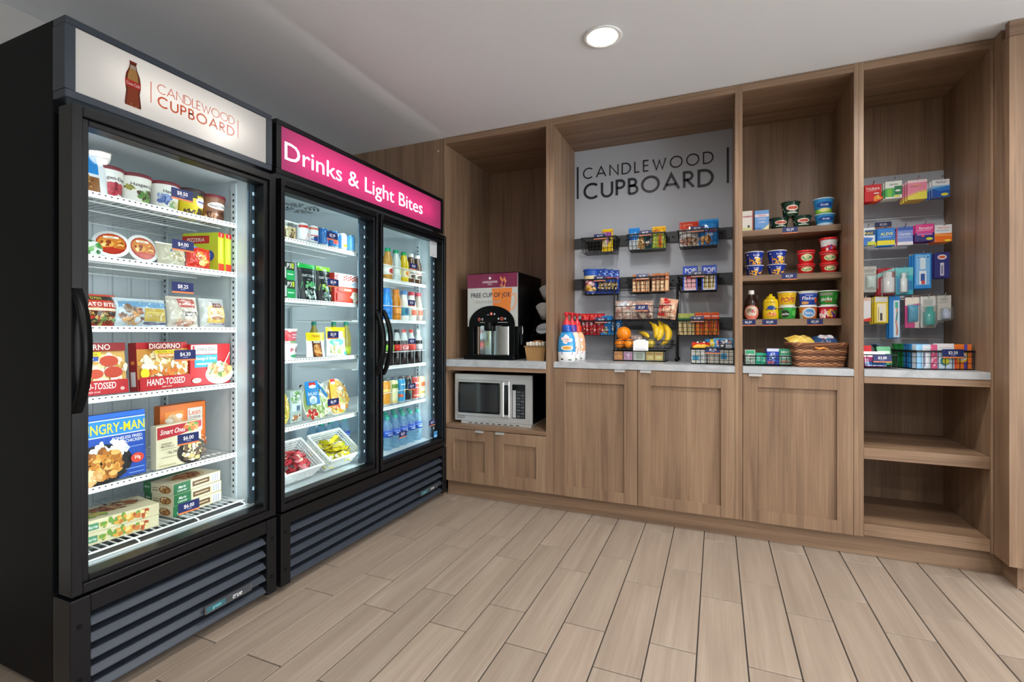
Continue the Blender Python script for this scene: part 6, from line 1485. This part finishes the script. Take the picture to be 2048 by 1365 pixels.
pillow('chip_bag', 'dark blue bag with red lettering lying at the right in the wicker basket', 'snack', (.530, 2.965, 1.030), .0, .11, .05, .10, '#2a4a78', [('e', .5, .5, .34, .26, '#d8dce4'), ('t', 'Oreo', .5, .5, .16, '#c4343c', .5, .03), ('b', .5, .5, .4, .4, ['#8a3a4a', '#c8d0dc', '#3a6a9a'], 14, .06)], lean=1.15, seed=72)

# ------------------------------------------------------------------ peg hooks and hanging packs
def hook(x, z, n):
    h_ = MB().tube([(x, 3.296, z), (x, 3.13, z - .004), (x, 3.118, z + .008)], .0026, 6, 'chrome').box(x - .012, x + .012, 3.292, 3.297, z - .01, z + .012, 'chrome')
    h_.shift(-x, -3.296, -z)
    return tag(h_.build('peg_hook', None, (x, 3.296, z)), 'metal peg hook above the ' + n, 'hook', None)
def hang(name, label, x, ztop, w, h, base, cmds, copies=1, blister=None, y=3.145, dy=.016, group=None, tilt=0.0, d=.010, m='gloss', rz=0.0):
    """card hanging from its top; more copies hang behind it on the same hook"""
    first = None
    for c in range(copies):
        if first is None:
            b = MB().box(-w / 2, w / 2, -d / 2, d / 2, -h, 0, m, base, bev=.001)
            draw(b, lambda u, v, o: (u, -d / 2 - o, v - h), w, h, cmds, m=m)
            o = b.build(name, None, (x, y, ztop), rot=(tilt, 0, rz))
            tag(o, label + (', frontmost' if copies > 1 else ''), 'hanging pack', group or label[:40] if copies > 1 else None)
            if blister:
                bx, bz, bw, bh, kind, bc = blister
                s = MB()
                if kind == 'oval':
                    s.grid(lambda p, q: (bx + bw * (p - .5), -d / 2 - .016 * max(0, 1 - (2 * p - 1) ** 2) ** .5 * max(0, 1 - (2 * q - 1) ** 2) ** .5, -h + bz + bh * q), 12, 12, 'gloss', bc)
                else:
                    s.lathe([(0, -h + bz, bc), (bw / 2 * .95, -h + bz), (bw / 2, -h + bz + .004), (bw / 2, -h + bz + bh * .72), (bw / 2 * .6, -h + bz + bh * .74), (bw / 2 * .6, -h + bz + bh), (0, -h + bz + bh)], 14, 'gloss', c=(bx, -d / 2 - bw * .28), sy=.7)
                s.build('blister_item', o)
                f2 = MB().box(bx - bw * .58, bx + bw * .58, -d / 2 - bw * .72, -d / 2, -h + bz - .004, -h + bz + bh + .004, 'film')
                f2.build('clear_blister', o)
            first = o
        else:
            o2 = dup(first, (x + (-.006 if tilt == 0 else -.010) * c, y + dy * c, ztop - .003 * c), label=label + ', ' + ('second', 'third', 'fourth')[c - 1] + ' back')
    hook(x, ztop + .006, label.replace(' medicine', '').replace(' with a', ',').replace(' and ', '-'))
    return first
MED = lambda col_, txt, sub, tc='#f6f2ee': [('t', txt, .5, .76, .14, tc, .84, .025), ('r', .12, .62, .7, .65, sub), ('r', .55, .44, .85, .5, '#f0e6e0')]
hang('medicine_packet', 'red medicine packet, first in top hook row', .772, 1.890, .075, .090, '#cf2228', MED('', 'TYLENOL', '#f0a8a0') + [('b', .75, .14, .24, .1, ['#f0902c', '#e8b03a', '#e04a2a'], 12, .1)], 3)
hang('medicine_packet', 'white and green medicine packet, second in top hook row', .862, 1.898, .073, .092, '#e6ece6', [('t', 'claritin', .5, .82, .12, '#4a5a54', .8), ('r', 0, .1, .55, .6, '#3fae5a'), ('r', .12, .1, .4, .56, '#7ac84a'), ('r', .55, .2, 1, .7, '#1f7a4a'), ('e', .75, .44, .16, .06, '#dff0e4'), ('e', .7, .12, .2, .05, '#e6e04a')], 3)
hang('medicine_packet', 'pink and yellow medicine packet, third in top hook row', .962, 1.892, .082, .102, '#e88aa8', [('r', 0, .86, 1, 1, '#f2d8de'), ('t', 'pepto', .5, .74, .12, '#e0a03a', .6, .02), ('r', .12, .66, .5, .69, '#8a4a5a'), ('p', [(0, 0), (1, 0), (1, .42), (.55, .36), (0, .18)], '#e6dc4a'), ('p', [(0, .26), (.5, .42), (1, .5), (1, .44), (.5, .36), (0, .2)], '#f0b48a')], 4)
hang('medicine_packet', 'white and blue medicine packet, last in top hook row', 1.059, 1.882, .071, .090, '#e6ebf0', [('t', 'NyQuil', .5, .86, .12, '#2a3f7a', .7, .02), ('r', 0, .5, 1, .66, '#7ab8e0'), ('r', 0, 0, 1, .5, '#1f58b4'), ('p', [(0, .5), (1, .62), (1, .4), (.4, .34)], '#2a7cd0'), ('e', .72, .14, .22, .08, '#d8d83a')], 3)
hang('medicine_packet', 'blue and white medicine packet, leftmost of second hook row', .748, 1.660, .066, .094, '#dfe6ec', [('r', .3, .56, 1, .86, '#2a4f80'), ('t', 'Advil', .55, .7, .16, '#e8d83a', .66, .02), ('p', [(0, 0), (.5, 0), (.9, .4), (.3, .46), (0, .3)], '#3f7ad0'), ('r', .5, 0, 1, .2, '#c8d84a')], 2)
hang('medicine_packet', 'blue medicine packet with a yellow lower band in second hook row', .829, 1.652, .077, .096, '#1f7ad0', [('t', 'ALEVE', .54, .68, .16, '#eef04a', .8, .03), ('r', 0, .06, 1, .32, '#e6dc2a'), ('r', .14, .5, .8, .53, '#a8d0f0'), ('r', 0, .32, 1, .36, '#1a58a8')], 2)
hang('medicine_packet', 'periwinkle medicine packet mid second hook row', .909, 1.650, .070, .094, '#7a92d8', [('r', 0, .82, 1, 1, '#1f4fb0'), ('t', 'Claritin', .5, .62, .15, '#e6ecfa', .8, .02), ('r', .1, .42, .9, .46, '#b8c8f0'), ('r', 0, 0, 1, .18, '#e6e6ee'), ('r', 0, 0, .06, 1, '#c84a5a')], 2)
hang('medicine_packet', 'magenta and navy medicine packet in second hook row', .993, 1.659, .078, .090, '#d8418f', [('t', 'Benadryl', .55, .78, .14, '#f6e8f2', .8, .03), ('r', .1, .62, .8, .66, '#f0a8d0'), ('r', 0, 0, 1, .48, '#2a2a78'), ('r', .1, .36, .9, .46, '#c870c0'), ('e', .75, .14, .18, .08, '#d8e04a'), ('e', .4, .32, .08, .06, '#e84a6a')], 3)
hang('medicine_packet', 'white and orange medicine packet at right of second hook row', 1.069, 1.649, .070, .088, '#dfe4ea', [('t', 'DayQuil', .5, .84, .12, '#e0704a', .8, .02), ('r', .1, .64, .8, .68, '#8ab8d8'), ('r', 0, 0, 1, .5, '#e8702a'), ('p', [(0, .5), (1, .42), (1, .3), (0, .36)], '#f09a4a'), ('e', .75, .08, .2, .06, '#e8d83a')], 3, dy=.020)
hang('care_card', 'grey card with a white round blister, leftmost of third hook row', .757, 1.452, .060, .140, '#b8b8b2', [('r', .1, .84, .9, .87, '#8a8a88'), ('r', .1, .78, .8, .81, '#8a8a88')], 1, (.006, .02, .045, .07, 'oval', '#c8dcd8'))
hang('care_card', 'red card with a small white and red bottle in third hook row', .829, 1.438, .075, .142, '#a82a34', [('p', [(0, .62), (.7, .86), (1, .86), (1, 1), (0, .8)], '#8ac8c4')], 2, (.008, .012, .05, .108, 'bottle', '#dfe0e4'))
hang('care_card', 'turquoise card with a clear white bottle in third hook row', .907, 1.438, .076, .142, '#2fa8c0', [('r', 0, .7, 1, 1, '#6ac4cc'), ('r', .1, .1, .5, .6, '#2a90c8'), ('r', .6, .16, .95, .5, '#1f7ab8')], 2, (-.004, .012, .03, .10, 'bottle', '#e6eef0'))
hang('toothbrush_pack', 'tall light blue pack with a small toothpaste tube in third hook row', .985, 1.507, .072, .182, '#2a8ad8', [('r', .1, .1, .9, .96, '#7ab8ec'), ('r', .3, .12, .7, .5, '#dfeaf4'), ('r', .38, .2, .62, .42, '#2a58a8'), ('r', .42, .12, .62, .22, '#c84a44'), ('r', .34, .55, .66, .88, '#cfe6f6'), ('b', .5, .9, .3, .04, ['#1f5ca8', '#e6f2fa'], 8, .04)], 3)
hang('shaver_pack', 'dark navy pack with a white stripe at right of third hook row', 1.064, 1.507, .062, .132, '#33377a', [('e', .5, .82, .3, .1, '#d8dae4'), ('e', .5, .82, .22, .05, '#d8603c'), ('r', .38, .1, .62, .6, '#c8ccd8'), ('r', .44, .15, .56, .5, '#7a7fa8')], 2)
hang('care_card', 'white pack with a red corner, leftmost of fourth hook row', .738, 1.284, .050, .128, '#e4e4e6', [('r', 0, .86, 1, 1, '#e0c4b4'), ('p', [(0, 0), (1, 0), (1, .16), (0, .06)], '#d8402c')], 1)
hang('lip_balm_card', 'yellow card with a lip balm stick in fourth hook row', .808, 1.288, .062, .142, '#d8c030', [('r', .08, .8, .92, .98, '#d8dade'), ('r', .2, .06, .85, .74, '#efe6c0'), ('r', .42, .1, .58, .4, '#3a3a44'), ('r', .4, .38, .6, .66, '#e6e6e0'), ('r', .28, .1, .34, .6, '#b8a04a')], 3)
hang('toothbrush_pack', 'long blue toothbrush pack, the lowest hanging of fourth hook row', .866, 1.288, .048, .222, '#1f7cc8', [('r', .40, .02, .95, .9, '#cfe2f0'), ('p', [(.62, .08), (.78, .06), (.82, .2), (.7, .4), (.78, .6), (.74, .86), (.64, .86), (.66, .6), (.56, .4), (.66, .2)], '#c88a7a'), ('p', [(.60, .42), (.72, .42), (.80, .62), (.70, .62)], '#2a8f8f'), ('r', .55, .72, .8, .86, '#3fb89a')], 2)
hang('care_card', 'pink card with a blue oval blister in fourth hook row', .940, 1.280, .058, .160, '#d84f92', [('r', 0, .72, 1, 1, '#ece6dc'), ('p', [(0, .72), (1, .8), (1, .72), (0, .62)], '#d84f92'), ('r', .7, 0, 1, .7, '#e6d8d8')], 1, (.004, .03, .046, .09, 'oval', '#2a9fc8'))
hang('care_card', 'clear card with a green-capped mouthwash bottle in fourth hook row', 1.007, 1.283, .062, .162, '#cfd4d2', [('r', .2, .72, .8, .9, '#b0b8b6'), ('r', 0, 0, .12, 1, '#e6e8e6')], 2, (.004, .014, .042, .095, 'bottle', '#22a8a4'))
hang('care_card', 'clear card with a small white jar at right of fourth hook row', 1.073, 1.286, .056, .128, '#c4c4c0', [('e', .5, .84, .3, .07, '#a8acac'), ('r', .1, .7, .8, .73, '#98a0a0')], 2, (.006, .008, .036, .052, 'bottle', '#b8c4dc'))
price('$3.00', 'dark blue price tag stuck on the slat wall between the top two hook rows', (.856, 3.290, 1.680), 0, .076, .034, 0, None)

# detergents and toiletries on the right counter
wire_basket('wire basket of small toiletries, half hidden behind the cabinet divider', (.735, 2.985, .918), .150, .15, .07, .06, 6, 3, None, .006, False, .98)
for i, (x, y, zz, w_, h_, c1, cm, lab, ln) in enumerate((
        (.690, 2.95, .924, .055, .105, '#c8202c', [('r', .1, .3, .9, .7, '#e84a4a')], 'red bottle-shaped pack at the far left of the toiletries basket', .1),
        (.728, 2.935, .924, .09, .075, '#d84a9a', [('r', 0, .62, 1, 1, '#f0d8e0'), ('r', 0, 0, 1, .3, '#3f78c8'), ('r', .1, .36, .9, .44, '#f4a0cc')], 'pink and blue toiletry pack in the toiletries basket', .3),
        (.775, 2.965, .930, .06, .095, '#1f9a5a', [('r', .1, .6, .9, .75, '#c8e6d4'), ('r', .1, .4, .7, .46, '#c8e6d4'), ('r', .1, .25, .8, .3, '#9ad0b4')], 'green pack leaning at right of the toiletries basket', .25))):
    carton('toiletry_pack', lab, 'toiletries', (x, y, zz), .1, w_, .03, h_, c1, cm, lean=ln, m='gloss')
def razor(x, y, z, rz, label):
    o = thing('razor', label, 'razor', (x, y, z), rot=(-.5, .5, rz), group='dark razors in the toiletries basket')
    MB().tube([(0, 0, 0), (.002, -.006, .05), (0, -.004, .09)], [.005, .006, .004], 6, 'gloss', '#3a4660').build('handle', o)
    MB().box(-.018, .018, -.012, .002, .088, .098, 'gloss', '#5a6880', bev=.002).build('blade_head', o)
razor(.735, 2.985, .955, .2, 'dark grey razor leaning left in the toiletries basket'); razor(.758, 2.99, .955, .9, 'dark grey razor leaning right in the toiletries basket')
price('$3.00', 'dark blue price tag on the front of the toiletries basket', (.752, 2.900, .948), .06, .076, .038, .12, 'price tags on the wire baskets')

RZ = .27
bx0, by0 = 1.0045 - .11 * math.sin(RZ) * 1.0, 2.926 + .11 * math.cos(RZ)
wire_basket('long black wire basket of laundry detergent boxes on the right counter', (bx0, by0, .918), .252, .22, .092, RZ, 8, 3, None, .010, False, .99)
def lb(u, v): return (bx0 + u * math.cos(RZ) - v * math.sin(RZ), by0 + u * math.sin(RZ) + v * math.cos(RZ), .922)
carton('detergent_box', 'light blue and white detergent box with a pink edge, front left in the detergent basket', 'detergent', lb(-.075, -.085), RZ, .092, .03, .116, '#cfe0ee', [('r', 0, 0, .3, 1, '#7fc0ea'), ('r', .3, .1, .62, .8, '#eef2f8'), ('r', .36, .1, .44, .7, '#8a90b8'), ('r', .68, 0, 1, 1, '#d8608a'), ('b', .84, .4, .12, .3, ['#f2c0d0', '#c84a7a'], 12, .06), ('r', .3, .84, .7, .9, '#e8e8f0')], m='gloss')
carton('detergent_box', 'white detergent box with a yellow spot in the middle of the detergent basket', 'detergent', lb(.008, -.085), RZ, .074, .03, .120, '#dfe6ef', [('r', 0, 0, 1, .72, '#b8d4ee'), ('r', .1, .05, .9, .66, '#d4e4f2'), ('e', .45, .3, .28, .18, '#3f8a9a'), ('e', .5, .3, .2, .13, '#dfe04a'), ('r', .1, .86, .9, .94, '#f2eaea')], top='#d8c0a8', m='gloss')
carton('detergent_box', 'orange detergent box with a yellow and blue ring at right of the detergent basket', 'detergent', lb(.083, -.085), RZ, .074, .03, .117, '#ee7a34', [('r', .54, 0, .74, 1, '#5a50a8'), ('e', .45, .5, .36, .24, '#f2c43a'), ('e', .45, .5, .25, .17, '#f0e6e0'), ('t', 'Tide', .45, .5, .13, '#2f3f9a', .44, .03, .2), ('r', 0, 0, .1, .6, '#e8503c')], top='#e88a4a', m='gloss')
for i in range(3):
    carton('softener_box', NM[i] + ' blue box behind the front row in the detergent basket', 'detergent', lb(-.082, -.058 + .021 * i), RZ, .078, .019, .118, ['#2a86c8', '#1f70b8', '#2464a8'][i], [('r', .1, .2, .9, .7, '#5aa8e0')], left=[('r', .2, .1, .8, .9, '#3a94d4')], group='blue boxes in the detergent basket', m='gloss')
for i in range(4):
    carton('dryer_sheet_box', NM[i] + ' green box at the back left of the detergent basket', 'detergent', lb(-.082, .006 + .0215 * i), RZ, .078, .0195, .117, ['#1f9a4a', '#157a3a', '#28a050', '#1a6a3a'][i], [('r', .1, .2, .9, .7, '#5ac47a')], left=[('r', .2, .1, .8, .9, '#2fae5a')], group='green boxes in the detergent basket', m='gloss')
price('$3.50', 'dark blue price tag on the front of the detergent basket', (lb(.03, -.115)[0], lb(.03, -.115)[1], .974), RZ, .092, .042, .06, 'price tags on the wire baskets')
